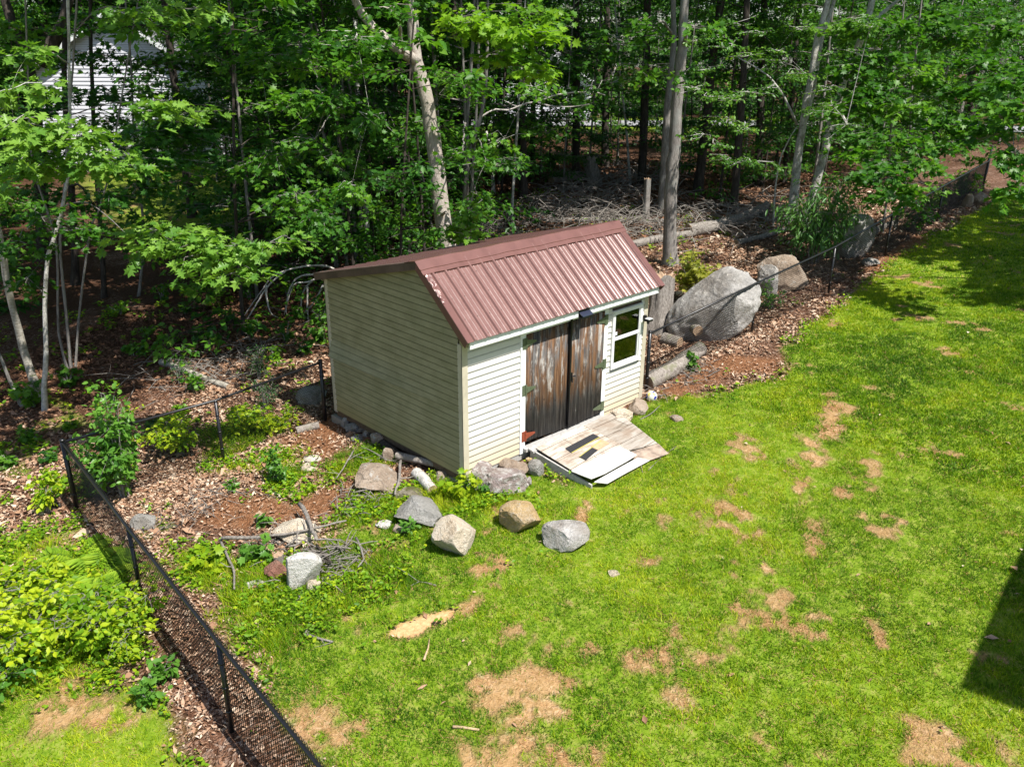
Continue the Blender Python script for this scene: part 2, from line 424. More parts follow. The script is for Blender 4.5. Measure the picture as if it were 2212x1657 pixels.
def mat_door():
    t = NT('door_wood'); P = t.coord(); sp = t.n('ShaderNodeSeparateXYZ'); t.l(P, sp.inputs[0])
    pl = t.attr('tint')      # one value for each board
    off = t.n('ShaderNodeCombineXYZ'); t.l(t.math('MULTIPLY', pl, 37.0), off.inputs[0]); t.l(t.math('MULTIPLY', pl, 11.0), off.inputs[2])
    ad = t.n('ShaderNodeVectorMath', operation='ADD'); t.l(P, ad.inputs[0]); t.l(off.outputs[0], ad.inputs[1]); Q = ad.outputs[0]
    gr = t.noise(60, 8, .7, Q, (1, 1, .035)); gr2 = t.noise(11, 6, .65, Q, (1, 1, .12)); pa = t.noise(2.6, 4, .6, Q, (1, 1, .45))
    warm = t.ramp(gr, [(.3, (.028, .013, .006)), (.5, (.135, .066, .03)), (.7, (.36, .205, .1))])
    grey = t.ramp(gr, [(.3, (.02, .02, .022)), (.5, (.085, .082, .08)), (.7, (.22, .21, .2))])
    sil = t.ramp(gr, [(.3, (.16, .14, .12)), (.55, (.42, .4, .37)), (.75, (.62, .6, .57))])
    sel = t.math('ADD', t.math('MULTIPLY', gr2, .5), t.math('MULTIPLY', pa, .5))
    c = t.mix(t.ramp(sel, [(.43, 0.0), (.53, .9)]), grey, warm)
    c = t.mix(t.ramp(t.noise(5, 5, .7, Q, (1, 1, .3)), [(.54, 0.0), (.63, .9)]), c, sil)
    c = t.mix(t.ramp(t.noise(7, 4, .6, Q, (1, 1, .2)), [(.66, 0.0), (.71, .8)]), c, (.5, .22, .06))
    zz = t.math('ADD', sp.outputs[2], t.math('MULTIPLY', gr2, .5))
    c = t.mix(t.ramp(zz, [(.78, .92), (1.0, 0.0)]), c, grey)
    # knots
    vo = t.n('ShaderNodeTexVoronoi'); vo.inputs['Scale'].default_value = 5.2
    mp = t.n('ShaderNodeMapping'); mp.inputs['Scale'].default_value = (1, .2, .6); t.l(Q, mp.inputs[0]); t.l(mp.outputs[0], vo.inputs['Vector'])
    c = t.mix(t.ramp(vo.outputs['Distance'], [(.05, .9), (.09, 0.0)]), c, (.03, .015, .008))
    t.pbr(c, .8, .2, t.bump(gr, .5, .01)); return t.m
M['door'] = mat_door()
def mat_ply(name='plywood', k=1.0):
    t = NT(name); P = t.coord()
    g = t.noise(9, 7, .7, P, (.25, 1.6, 1)); b = t.noise(2.4, 7, .7, P); s_ = t.noise(40, 6, .8, P, (.3, 1.5, 1))
    c = t.ramp(g, [(.32, (.16*k, .13*k, .1*k)), (.46, (.37*k, .335*k, .29*k)), (.7, (.54*k, .51*k, .47*k))])
    c = t.mix(t.ramp(b, [(.46, 0.0), (.64, .8)]), c, (.3, .22, .16))
    wv = t.n('ShaderNodeTexBrick'); wv.inputs['Scale'].default_value = 1.0; wv.inputs['Mortar Size'].default_value = .006; wv.inputs['Brick Width'].default_value = 1.22; wv.inputs['Row Height'].default_value = .31; wv.inputs['Color1'].default_value = (1, 1, 1, 1); wv.inputs['Color2'].default_value = (.8, .77, .73, 1); wv.inputs['Mortar'].default_value = (.25, .2, .16, 1); t.l(P, wv.inputs['Vector']); c = t.mix(1.0, c, wv.outputs[0], 'MULTIPLY')
    c = t.mix(t.ramp(s_, [(.6, 0.0), (.72, .5)]), c, (.2, .17, .15))
    t.pbr(c, .85, .2, t.bump(g, .2, .01)); return t.m
M['ply'] = mat_ply(); M['ply_pale'] = mat_ply('plywood_pale', 1.35)
M['ply_white'] = mat_flat('ply_white', (.62, .6, .56), .8, .2, .2, 5)
M['ply_stain'] = mat_flat('ply_stain', (.36, .28, .22), .85, .2, .5, 7)
M['dead_white'] = mat_bark('dead_white', (.3, .27, .24), (.55, .51, .47), (.7, .67, .62), 1.6, None, .3)
M['grip'] = mat_flat('grip', (.035, .035, .038), .9, .2, .4, 60)
M['yellow'] = mat_flat('yellow', (.42, .37, .1), .6, .3)
M['tan'] = mat_flat('tan', (.46, .33, .2), .8, .2, .2, 10)
def mat_glass():
    t = NT('glass'); gl = t.n('ShaderNodeBsdfGlossy'); gl.inputs['Roughness'].default_value = .03
    tr = t.n('ShaderNodeBsdfTransparent'); tr.inputs[0].default_value = (.75, .8, .78, 1)
    fr = t.n('ShaderNodeFresnel'); fr.inputs[0].default_value = 1.6
    ms = t.n('ShaderNodeMixShader'); t.l(t.math('ADD', fr.outputs[0], .08), ms.inputs[0]); t.l(tr.outputs[0], ms.inputs[1]); t.l(gl.outputs[0], ms.inputs[2])
    t.l(ms.outputs[0], t.out.inputs[0]); return t.m
M['glass'] = mat_glass()
M['interior'] = mat_flat('interior', (.16, .12, .08), .9, .1, .3, 5)
def mat_asphalt():
    t = NT('asphalt'); n = t.noise(60, 6, .8); t.pbr(t.ramp(n, [(.3, (.2, .2, .21)), (.7, (.32, .32, .33))]), .9, .2); return t.m
M['asphalt'] = mat_asphalt()
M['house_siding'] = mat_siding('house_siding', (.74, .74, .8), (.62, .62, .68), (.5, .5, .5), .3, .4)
M['shingle'] = mat_flat('shingle', (.2, .2, .21), .95, .1, .3, 14, 0, .6)
M['dark_glass'] = mat_flat('dark_glass', (.03, .035, .04), .1, .6, .1)
# ------------------------------------------------------------------ ground zones (world outlines)
LAWN = [(4.42,-.25),(5.2,-.9),(6.4,-1.3),(7.3,-1.0),(7.91,-.7),(10.5,-.45),(11.84,-.3),(16.2,.1),(21,.6),(31,1.6),(60,-6),(60,-60),(-60,-60),(-60,-1),(-9,.6),(-6.6,1.0),(-6.0,.9),(-5.2,.2),(-4.9,-.7),(-5.0,-2.0),(-4.8,-4),(-4.2,-4),(-4.1,-2.3),(-3.7,-.6),(-3.2,.2),(-2.2,.5),(-1.5,.8),(-.9,.9),(-.4,.4),(.1,-.15),(1.2,-.25),(1.3,-.9),(3.2,-.4),(3.4,-.1)]
RL = [(-10, 84), (15.4, 56), (26, 44.5), (37.1, 33.3), (48.5, 23), (56, 13), (62, 0), (66, -20)]
LAWN2 = gpoly([(150,395),(460,330),(640,410),(620,480),(380,530),(260,510),(180,430)])
WEEDS = [gpoly(L) for L in (
    [(500,1210),(700,1200),(850,1170),(900,1270),(760,1330),(640,1400),(560,1460),(470,1350),(420,1260)],
    [(560,960),(620,930),(660,1000),(690,1060),(640,1090),(560,1040)],
    [(690,1000),(800,960),(860,1000),(780,1040),(700,1060)],
    [(780,1060),(900,1060),(960,1000),(1040,1040),(1100,1080),(900,1180),(800,1150),(700,1140)],
    [(370,1180),(500,1190),(520,1260),(440,1290),(370,1250)],
    [(430,930),(560,880),(600,960),(560,1030),(440,1020)],
    [(60,1140),(200,1170),(290,1300),(320,1400),(200,1480),(0,1500),(-200,1500),(-200,1200)])]
DIRT = [gpoly(L) for L in (
    [(560,1150),(430,1140),(470,1080),(560,1050),(640,1090),(700,1060),(760,1040),(800,1110),(700,1130),(640,1120)],
    [(590,980),(640,930),(720,900),(760,930),(720,985),(650,1010)],
    [(1400,850),(1470,800),(1560,770),(1680,770),(1660,810),(1560,820),(1480,850),(1420,870)],
    [(1860,565),(2000,505),(2100,500),(2040,540),(1950,580),(1880,600)])]
SAND = [gpoly(L) for L in ([(830,1376),(880,1345),(935,1330),(980,1310),(975,1335),(935,1355),(925,1368),(890,1382)],)]
THATCH = [gpoly(L) for L in (
    [(1030,1480),(1060,1445),(1120,1440),(1190,1450),(1260,1470),(1260,1520),(1200,1550),(1120,1600),(1050,1560),(990,1530)],
    [(1170,1395),(1230,1390),(1240,1420),(1180,1430)],[(1430,1350),(1470,1355),(1500,1385),(1440,1385)],
    [(1330,1420),(1440,1400),(1480,1420),(1440,1450),(1350,1455)],[(1470,1410),(1560,1390),(1610,1400),(1580,1455),(1490,1450)],
    [(1540,1380),(1620,1330),(1650,1360),(1600,1390)],[(1600,1280),(1645,1275),(1650,1330),(1620,1330)],
    [(1430,1470),(1490,1480),(1490,1520),(1450,1510)],
    [(1700,1020),(1740,1030),(1770,1080),(1740,1100),(1700,1060)],[(1745,1110),(1790,1130),(1800,1200),(1770,1230),(1745,1190)],
    [(1720,940),(1780,950),(1800,1010),(1720,1010)],[(1770,860),(1850,880),(1830,960),(1760,950)],
    [(1500,1120),(1540,1070),(1550,1110),(1520,1150)],[(1380,1200),(1450,1210),(1430,1235),(1390,1230)],
    [(960,1590),(1200,1600),(1350,1657),(1000,1700)],[(2160,1590),(2230,1600),(2230,1700),(2170,1650)],
    [(60,1520),(250,1490),(330,1560),(200,1600),(40,1600)],[(640,1500),(800,1560),(760,1640),(600,1600)])]
def masks(x, y):
    wx = x+(fbm(x, y, .9, 3)-.5)*.55+(fbm(x, y, .16, 31)-.5)*.22; wy = y+(fbm(x, y, .9, 5)-.5)*.55+(fbm(x, y, .16, 33)-.5)*.22
    g = sstep(-.15, .2, poly_sd(wx, wy, LAWN))
    far = sstep(20, 27, y)*sstep(-.1, .35, fbm(x, y, 6, 40)-.3)
    g = np.maximum(g, sstep(-.5, 1.0, poly_sd(wx, wy, LAWN2))*.9)
    rd_ = np.full(x.shape, 1e9)
    for (ax, ay), (bx, by) in zip(RL[:-1], RL[1:]):
        ex, ey = bx-ax, by-ay; tt_ = np.clip(((x-ax)*ex+(y-ay)*ey)/(ex*ex+ey*ey), 0, 1); rd_ = np.minimum(rd_, np.hypot(x-ax-tt_*ex, y-ay-tt_*ey))
    g = np.maximum(g, sstep(6.5, 5, rd_))
    pat = fbm(x, y, .5, 8)
    wd = np.zeros_like(x)
    for P in WEEDS: wd = np.maximum(wd, sstep(-.15, .25, poly_sd(wx, wy, P))*sstep(.36, .5, pat))
    fl = ((x < -3) & (y > 1.0) & (y < 9)); g = np.maximum(g, np.where(fl, sstep(.52, .6, pat)*.5, 0))
    g = np.maximum(g, wd*.85)
    d = np.zeros_like(x)
    for P in DIRT: d = np.maximum(d, sstep(-.2, .2, poly_sd(wx, wy, P)))
    rough = fbm(x, y, .22, 12)
    th = np.zeros_like(x)
    w2x = x+(fbm(x, y, .3, 21)-.5)*.5; w2y = y+(fbm(x, y, .3, 23)-.5)*.5
    for P in THATCH: th = np.maximum(th, sstep(-.16, .2, poly_sd(w2x, w2y, P)))
    th = th*sstep(.3, .56, rough+.12*th)*(.35+.65*sstep(.36, .56, fbm(x, y, .07, 14)+.2*th-.05))
    scat = sstep(.59, .68, fbm(x, y, .8, 50))*sstep(.45, .6, rough)*.8       # small scattered dry spots
    th = np.maximum(th, scat*g)
    s = np.zeros_like(x)
    for P in SAND: s = np.maximum(s, sstep(-.05, .06, poly_sd(w2x*.4+x*.6, w2y*.4+y*.6, P)))
    g = g*(1-s); d = d*(1-.75*wd)
    return dict(grass=g*(1-.75*sstep(.05, .9, th)), dirt=np.maximum(d, 0)*(1-s), sand=np.maximum(s, sstep(.1, 1, th)*.5), thatch=th, sandonly=s)

def axis(parts):
    out = []
    for a, b, st in parts: out += list(np.arange(a, b, st))
    return np.array(out+[parts[-1][1]])
xs = axis([(-200, -40, 20), (-40, -14, 2), (-14, -8, .25), (-8, 14, .06), (14, 26, .15), (26, 50, 1), (50, 220, 17)])
ys = axis([(-200, -40, 20), (-40, -10, 2), (-10, 5.5, .06), (5.5, 12, .12), (12, 26, .35), (26, 60, 1.5), (60, 240, 18)])
GX, GY = np.meshgrid(xs, ys)
GZ = gz(GX, GY)+(fbm(GX, GY, .25, 2)-.5)*.035
mk = masks(GX.ravel(), GY.ravel())
V = np.stack([GX.ravel(), GY.ravel(), GZ.ravel()], 1)
nx, ny = len(xs), len(ys)
ii = (np.arange(ny-1)[:, None]*nx+np.arange(nx-1)[None, :]).ravel()
Q = np.stack([ii, ii+1, ii+nx+1, ii+nx], 1)
me = tri_mesh('ground', V, Q, None, True)
mk['floor_dark'] = sstep(4.5, 9, GY.ravel()+(fbm(GX.ravel(), GY.ravel(), 2.5, 77)-.5)*5)*(1-.75*sstep(.55, .66, fbm(GX.ravel(), GY.ravel(), 1.6, 78)))  # ground darkens with depth into the wood, broken by random lighter patches
for k in ('grass', 'dirt', 'sand', 'floor_dark'):
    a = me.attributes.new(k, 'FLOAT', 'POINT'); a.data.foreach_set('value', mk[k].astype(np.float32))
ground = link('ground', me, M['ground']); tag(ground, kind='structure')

# road beyond the wood
mb = MB()
rl = RL
for i in range(len(rl)-1):
    (ax, ay), (bx, by) = rl[i], rl[i+1]
    n_ = Vector((by-ay, ax-bx)).normalized()*2.6
    def pt(x, y, s): return (x+s*n_.x, y+s*n_.y, g1(x+s*n_.x, y+s*n_.y)+.06)
    mb.quad(pt(ax, ay, 1), pt(bx, by, 1), pt(bx, by, -1), pt(ax, ay, -1))
tag(mb.build('road', M['asphalt']), kind='structure')

# ------------------------------------------------------------------ shed
L, W = 4.17, 3.46
SH = empty('garden_shed', (2.1, 1.7, -.05), 'cream vinyl clad shed with brown metal roof and weathered double doors', 'shed')
RX0, RX1 = -.12, 4.27
YF, ZF, YR, ZR, YB, ZB = -.22, 2.17, .82, 3.06, 3.57, 2.385
def zroof(y): return ZF+(y-YF)*(ZR-ZF)/(YR-YF) if y < YR else ZR+(y-YR)*(ZB-ZR)/(YB-YR)
ROW = .1016; NR = 20
def lap(mb, p0, p1, n, z0, z1, out=.018, base=0.0, top0=None, top1=None):
    """one clapboard course from p0 to p1 (xy), outward normal n"""
    def P(p, z, o): return (p[0]+n[0]*o, p[1]+n[1]*o, z)
    zm = z1-.016
    a, b = P(p0, z0, base+out), P(p1, z0, base+out); c, d = P(p1, zm, base+.003), P(p0, zm, base+.003)
    e, f = P(p1, z1+.002, base-.014), P(p0, z1+.002, base-.014)
    mb.add([a, b, c, d, e, f, P(p0, z0+.003, base-.014), P(p1, z0+.003, base-.014)], [(0, 1, 2, 3), (3, 2, 4, 5), (6, 7, 1, 0)])
# front wall, with the openings left free
mb = MB()
for i in range(NR+1): lap(mb, (.08, 0), (1.115, 0), (0, -1), i*ROW-.01, (i+1)*ROW-.01)
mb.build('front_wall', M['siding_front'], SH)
mb = MB()
for x0, x1, z0, z1 in ((.03, 1.2, 0, 2.04), (3.05, 3.23, 0, 2.04), (4.01, L-.03, 0, 2.04), (3.231, 4.009, 0, .85), (3.231, 4.009, 1.86, 2.04)): mb.box(x0, x1, .018, .026, z0, z1)
mb.build('sheathing', M['timber'], SH)
mb = MB()
for x_ in (.018, L-.026): mb.add([(x_+o, y, z) for o in (0, .008) for y, z in ((.03, 0), (W-.03, 0), (W-.03, 2.3), (YR, 2.98), (.03, 2.28))], [(0, 1, 2, 3, 4), (9, 8, 7, 6, 5)])
mb.build('sheathing', M['timber'], SH)
mb = MB()
for i in range(NR+1):
    z0, z1 = i*ROW-.01, (i+1)*ROW-.01
    if z1 > .84 and z0 < 1.86:
        lap(mb, (3.115, 0), (3.235, 0), (0, -1), z0, z1); lap(mb, (4.005, 0), (4.09, 0), (0, -1), z0, z1)
    else: lap(mb, (3.115, 0), (4.09, 0), (0, -1), z0, z1)
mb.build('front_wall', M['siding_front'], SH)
# left gable wall: courses stop under the roof; the courses in the middle flare out towards the back
mb = MB()
def ylims(z):
    lo = YF+(z+.03-ZF)*(YR-YF)/(ZR-ZF) if z > zroof(.0)-.05 else .07
    hi = YB-(z+.03-ZB)*(YB-YR)/(ZR-ZB) if z > zroof(W)-.05 else W-.07
    return max(lo, .07) if z < 2.3 else lo, min(hi, W-.07)
for i in range(31):
    z0, z1 = i*ROW-.01, (i+1)*ROW-.01
    (a0, b0), (a1, b1) = ylims(z0), ylims(z1)
    if a1 >= b1: a1 = b1 = (a1+b1)/2
    if a0 >= b0: break
    fl = {10: .085, 11: .05, 12: .02}.get(i, 0)
    ns = 12
    for k in range(ns):
        t0, t1 = k/ns, (k+1)/ns
        y0, y1 = a0+(b0-a0)*t0, a0+(b0-a0)*t1; u0, u1 = a1+(b1-a1)*t0, a1+(b1-a1)*t1
        o0 = fl*max(0, (y0-.4)/3); o1 = fl*max(0, (y1-.4)/3)
        flu = {9: .0, 10: .05, 11: .02, 12: 0}.get(i, 0)
        q0 = flu*max(0, (u0-.4)/3); q1 = flu*max(0, (u1-.4)/3)
        zm = z1-.015
        mb.add([(-.02-o0, y0, z0), (-.004-q0, u0, zm), (-.004-q1, u1, zm), (-.02-o1, y1, z0), (.014-q0, u0, z1+.002), (.014-q1, u1, z1+.002), (.014-o0*.5, y0, z0+.003), (.014-o1*.5, y1, z0+.003)],
               [(0, 1, 2, 3), (1, 4, 5, 2), (6, 0, 3, 7)])
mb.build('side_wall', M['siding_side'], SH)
# back and right walls (not seen from the front but real)
mb = MB()
for i in range(22): lap(mb, (L-.07, W), (.07, W), (0, 1), i*ROW-.01, (i+1)*ROW-.01)
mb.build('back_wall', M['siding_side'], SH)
mb = MB()
for i in range(31):
    z0, z1 = i*ROW-.01, (i+1)*ROW-.01; (a0, b0), (a1, b1) = ylims(z0), ylims(z1)
    if a0 >= b0: break
    if a1 >= b1: a1 = b1 = (a1+b1)/2
    mb.quad((L+.012, b0, z0), (L+.002, b1, z1), (L+.002, a1, z1), (L+.012, a0, z0))
mb.build('side_wall', M['siding_front'], SH)
for (x, y, sx, sy, ztop) in ((0, 0, 1, 1, 2.05), (L, 0, -1, 1, 2.05), (0, W, 1, -1, 2.33), (L, W, -1, -1, 2.33)):
    mb = MB(); e = .018
    mb.box(*sorted((x-sx*e, x+sx*.085)), *sorted((y-sy*e, y+sy*.002)), -.05, ztop)
    mb.box(*sorted((x-sx*e, x+sx*.002)), *sorted((y-sy*e+sy*.0005, y+sy*.085)), -.0495, ztop-.0005)
    mb.build('corner_trim', M['trim'], SH, bevel=.004)
# floor, sill beams, ceiling dark interior
mb = MB(); mb.box(.03, L-.03, .03, W-.03, -.03, 0); mb.build('floor', M['timber'], SH)
mb = MB(); mb.box(.02, L-.02, -.004, .05, -.13, -.012); mb.build('sill_beam', M['grey_timber'], SH)
mb = MB(); mb.box(.012, .06, .06, W-.02, -.13, -.014); mb.box(L-.06, L-.01, .06, W-.02, -.13, -.014)
for y in (.9, 1.8, 2.7): mb.box(.02, L-.02, y, y+.09, -.14, -.035)
mb.build('floor_frame', M['timber'], SH)
mb = MB(); mb.box(.035, L-.035, .6, .62, .002, 2.2); mb.build('inner_wall', M['interior'], SH)

# roof sheets with trapezoid ribs
def ribprof():
    P = []; x = RX0+.02
    ribs = [.03+.2286*k for k in range(19)]
    P.append((RX0+.015, 0))
    for r_ in ribs:
        P += [(r_-.026, 0), (r_-.012, .028), (r_+.012, .028), (r_+.026, 0)]
        for k in (1, 2):
            c = r_+.2286*k/3+.0
            if c+.03 < RX1 and r_ < 4.1: P += [(c-.015, 0), (c-.009, .003), (c-.003, .0062), (c+.003, .0062), (c+.009, .003), (c+.015, 0)]
    P.append((RX1-.01, 0)); return P
def sheet(name, ya, za, yb, zb):
    d = Vector((0, yb-ya, zb-za)); n = Vector((0, -(zb-za), yb-ya)).normalized()
    if n.z < 0: n = -n
    mb = MB(); P = ribprof(); ns = 6
    for j in range(ns+1):
        for (x, h) in P:
            q = Vector((x, ya, za))+d*(j/ns)+n*(h+.012); mb.v.append(tuple(q))
    k = len(P)
    for j in range(ns):
        for i in range(k-1): mb.f.append((j*k+i, j*k+i+1, (j+1)*k+i+1, (j+1)*k+i))
    for (ox, (x, h)) in enumerate(P): mb.v.append(tuple(Vector((x, ya, za))-n*.004))
    b = (ns+1)*k
    for i in range(k-1): mb.f.append((b+i, b+i+1, i+1, i))
    mb.mi = [0]*len(mb.f)
    return mb.build(name, M['roof'], SH)
sheet('roof_sheet', YF-.02, ZF-.017, YR, ZR); sheet('roof_sheet', YB+.03, ZB-.008, YR, ZR)
mb = MB()
dS = Vector((0, YF-YR, ZF-ZR)); nS = Vector((0, -(ZR-ZF), YR-YF)).normalized()
for t_ in (.24, .5, .76, .97):
    for k in range(18):
        x_ = .03+.2286*k+.055; q = Vector((x_, YR, ZR))+dS*t_+nS*.0125
        mb.tube([q, q+nS*.006], [.008, .006], 6)
tag(mb.build('screws', M['rake_dirty'], SH), kind='stuff')
# roof deck below the sheets
nf = Vector((0, -(ZR-ZF), YR-YF)).normalized(); nb = Vector((0, (ZR-ZB), YB-YR)).normalized()
mb = MB(); f0 = Vector((0, YF+.02, ZF+.0)); r0 = Vector((0, YR, ZR)); b0_ = Vector((0, YB-.01, ZB))
for (p, q, n_) in ((f0, r0, nf), (r0, b0_, nb)):
    X0, X1 = Vector((-.06, 0, 0)), Vector((L+.05, 0, 0)); t_ = n_*.02
    mb.hexa([p+X0-t_, p+X1-t_, q+X1-t_-Vector((0, 0, .004)), q+X0-t_-Vector((0, 0, .004)), p+X0+n_*.001, p+X1+n_*.001, q+X1+n_*.001, q+X0+n_*.001])
mb.build('roof_deck', M['timber'], SH)
# ridge cap
mb = MB()
def capline(s, hgt, side):
    n_ = nf if side < 0 else nb; d_ = (Vector((0, YF-YR, ZF-ZR)) if side < 0 else Vector((0, YB-YR, ZB-ZR))).normalized()
    return Vector((0, YR, ZR+.03))+d_*s+n_*hgt
prof = [capline(.245, .006, -1), capline(.24, .018, -1), capline(.17, .018, -1), capline(.165, .028, -1), capline(.15, .028, -1), capline(.145, .018, -1), capline(0, .022, -1), capline(.145, .018, 1), capline(.24, .014, 1), capline(.245, .004, 1)]
NX = 40
for j in range(NX+1):
    x = RX0-.025+(RX1-RX0+.05)*j/NX
    for q in prof: mb.v.append((x, q.y, q.z+.004*math.sin(x*5)+.003*math.sin(x*13+1)))
k = len(prof)
for j in range(NX):
    for i in range(k-1): mb.f.append((j*k+i, (j+1)*k+i, (j+1)*k+i+1, j*k+i+1))
mb.mi = [0]*len(mb.f); mb.build('ridge_cap', M['roof_trim'], SH)
# rake trims
def rake(x, sgn, pa, pb, mat):
    mb = MB(); d_ = (pb-pa).normalized(); n_ = nf if pa.y < YR-.01 or pb.y < YR-.01 else nb
    o = Vector((x, 0, 0)); w = Vector((-sgn*.10, 0, 0))
    for j in range(2):
        p = (pa, pb)[j]
        mb.v += [tuple(o+p+w+n_*.036), tuple(o+p+n_*.036), tuple(o+p+Vector((sgn*.004, 0, 0))+n_*.028), tuple(o+p-n_*.085), tuple(o+p-n_*.088-Vector((sgn*.03, 0, 0)))]
    for i in range(4): mb.f.append((i, i+1, i+6, i+5))
    mb.mi = [0]*4; return mb.build('rake_trim', mat, SH)
pf, pr, pb_ = Vector((0, YF-.03, ZF-.026)), Vector((0, YR, ZR)), Vector((0, YB+.03, ZB-.008))
rake(RX0, -1, pf, pr, M['roof_trim']); rake(RX0, -1, pb_, pr, M['rake_dirty'])
rake(RX1, 1, pf, pr, M['roof_trim']); rake(RX1, 1, pb_, pr, M['roof_trim'])
# crumpled flashing at the top of the left rake
mb = MB(); nn = 14; mm = 5; d_ = (pf-pr).normalized(); rr = random.Random(4)
for i in range(nn+1):
    for j in range(mm+1):
        s = .24+.5*i/nn; w = (j/mm)*(.09-.05*i/nn)
        q = pr+d_*s+nf*(.040+.03*abs(mnoise.noise(Vector((i*.7, j*.9, 2))))*(1-.3*i/nn))+Vector((RX0-.006+w+.01*math.sin(i*1.7), 0, 0))
        mb.v.append(tuple(q))
for i in range(nn):
    for j in range(mm): a = i*(mm+1)+j; mb.f.append((a, a+mm+1, a+mm+2, a+1))
mb.mi = [0]*len(mb.f)
tag(mb.build('flashing', M['dent'], SH, True), 'crumpled shiny flashing at the top of the roof edge')
# fascia + soffit
mb = MB()
mb.box(-.03, L+.03, -.205, -.18, 2.035, 2.165); mb.build('fascia', M['white_trim'], SH, bevel=.003)
mb = MB(); mb.box(-.02, L+.02, -.18, .01, 2.045, 2.06); mb.hexa([(-.028, -.179, 2.061), (-.012, -.179, 2.061), (-.012, .02, 2.061), (-.028, .02, 2.061), (-.028, -.179, 2.17), (-.012, -.179, 2.17), (-.012, .02, 2.33), (-.028, .02, 2.33)])
mb.box(-.02, L+.02, W+.002, W+.09, 2.28, 2.295); mb.box(-.03, L+.03, W+.065, W+.085, 2.30, 2.375)
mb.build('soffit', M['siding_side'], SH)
# door casing
mb = MB()
mb.box(1.115, 1.225, -.028, .0, -.02, 2.043); mb.box(3.025, 3.118, -.028, .0, .03, 2.043); mb.box(1.2255, 3.0245, -.022, .0, 1.925, 2.042)
mb.build('door_casing', M['white_trim'], SH, bevel=.003)
mb = MB(); mb.box(1.18, 3.07, -.1, .02, .02, .075); mb.build('threshold', M['grey_timber'], SH, bevel=.004)
def door(x0, x1, zb0, zb1, y, n, seed):
    rd = random.Random(seed); w = [rd.uniform(.8, 1.2) for _ in range(n)]; s = sum(w); xx = x0
    V = []; F = []; T = []
    for i in range(n):
        wi = w[i]/s*(x1-x0); a, b = xx+.004, xx+wi-.004; xx += wi
        yy = y+rd.uniform(-.004, .004); zt = 1.915+rd.uniform(-.004, .002)
        za = zb0+(zb1-zb0)*(a-x0)/(x1-x0)+rd.uniform(-.006, .006); t = rd.random(); k = len(V)
        V += [(a, yy, za), (b, yy, za), (b, yy, zt), (a, yy, zt), (a, yy+.03, za), (b, yy+.03, za), (b, yy+.03, zt), (a, yy+.03, zt)]
        F += [(k, k+1, k+2, k+3), (k+5, k+4, k+7, k+6), (k, k+4, k+5, k+1), (k+3, k+2, k+6, k+7), (k+4, k, k+3, k+7), (k+1, k+5, k+6, k+2)]
        T += [t]*8
    me = tri_mesh('door', V, F, T)
    return link('door', me, M['door'], SH)
d1 = door(1.235, 2.17, .16, .09, -.014, 6, 3); d2 = door(2.205, 3.02, .10, .12, -.03, 7, 9)
tag(d1, 'wide left door with pale scuffed boards'); tag(d2, 'narrower right door standing slightly proud')
mb = MB(); mb.box(2.15, 2.23, .0, .02, .08, 1.92); mb.build('door_gap_backing', M['black_metal'], SH)
def child(o, par):
    o.parent = par; o.matrix_parent_inverse = (par.matrix_parent_inverse.inverted() @ Matrix.Identity(4)) @ Matrix.Identity(4)
    o.matrix_parent_inverse = Matrix.Translation(-Vector(SH.location)) @ par.matrix_parent_inverse.inverted() @ par.matrix_parent_inverse
    return o
def sub(mb, name, mat, par, **k):
    """a sub-part: its parent has an identity world matrix, so world coordinates can stay"""
    o = mb.build(name, mat, None, **k); o.parent = par; return o
def hinge(par, x, z, s, y, mat, lab=None):
    mb = MB(); mb.box(*sorted((x-s*.075, x-s*.012)), y-.006, y, z-.085, z+.085); mb.box(x-.011, x+.011, y-.016, y-.001, z-.088, z+.088)
    a = [(x+s*.012, y-.004, z+.055), (x+s*.012, y-.004, z-.055), (x+s*.21, y-.004, z-.012), (x+s*.21, y-.004, z+.016)]
    b = [(p[0], p[1]-.006, p[2]) for p in a]
    mb.hexa(a+b)
    o = sub(mb, 'hinge', mat, par)
    if lab: o['label'] = lab
for z in (1.79, 1.04): hinge(d1, 1.225, z, 1, -.03, M['hinge'])
hinge(d1, 1.225, .27, 1, -.03, M['rust'], 'rusted red strap hinge')
for z in (1.77, 1.0, .24): hinge(d2, 3.025, z, -1, -.034, M['hinge'])
mb = MB(); mb.box(2.19, 2.215, -.055, -.03, .1, 2.02); mb.build('astragal', M['black_metal'], SH)
mb = MB(); mb.box(2.235, 2.26, -.05, -.03, .92, 1.06); mb.tube([(2.225, -.06, 1.0), (2.30, -.075, 1.0)], .012); mb.tube([(2.24, -.055, .97), (2.24, -.07, .9)], .01)
sub(mb, 'latch', M['black_metal'], d2)
# window
mb = MB(); y = -.02
fx0, fx1, fz0, fz1 = 3.225, 4.015, .84, 1.87
mb.box(fx0, fx1, y-.025, y+.02, fz1-.075, fz1); mb.box(fx0, fx1, y-.025, y+.02, fz0, fz0+.06)
mb.box(fx0, fx0+.06, y-.0245, y+.02, fz0+.06, fz1-.075); mb.box(fx1-.06, fx1, y-.0245, y+.02, fz0+.06, fz1-.075)
mb.box(fx0+.03, fx1-.03, y-.04, y-.025, fz0+.01, fz0+.045); mb.box(fx0+.015, fx1-.015, y-.034, y-.026, fz1-.045, fz1-.012)
win = mb.build('window', M['plastic_white'], SH, bevel=.003)
mb = MB(); zz = 1.37
mb.box(fx0+.061, fx1-.061, y-.015, y+.012, zz-.025, zz+.03); mb.box(fx0+.061, fx0+.085, y-.005, y+.018, fz0+.061, zz-.026)
mb.box(fx1-.085, fx1-.061, y-.005, y+.018, fz0+.061, zz-.026); mb.box(fx0+.086, fx1-.086, y-.005, y+.018, fz0+.061, fz0+.09)
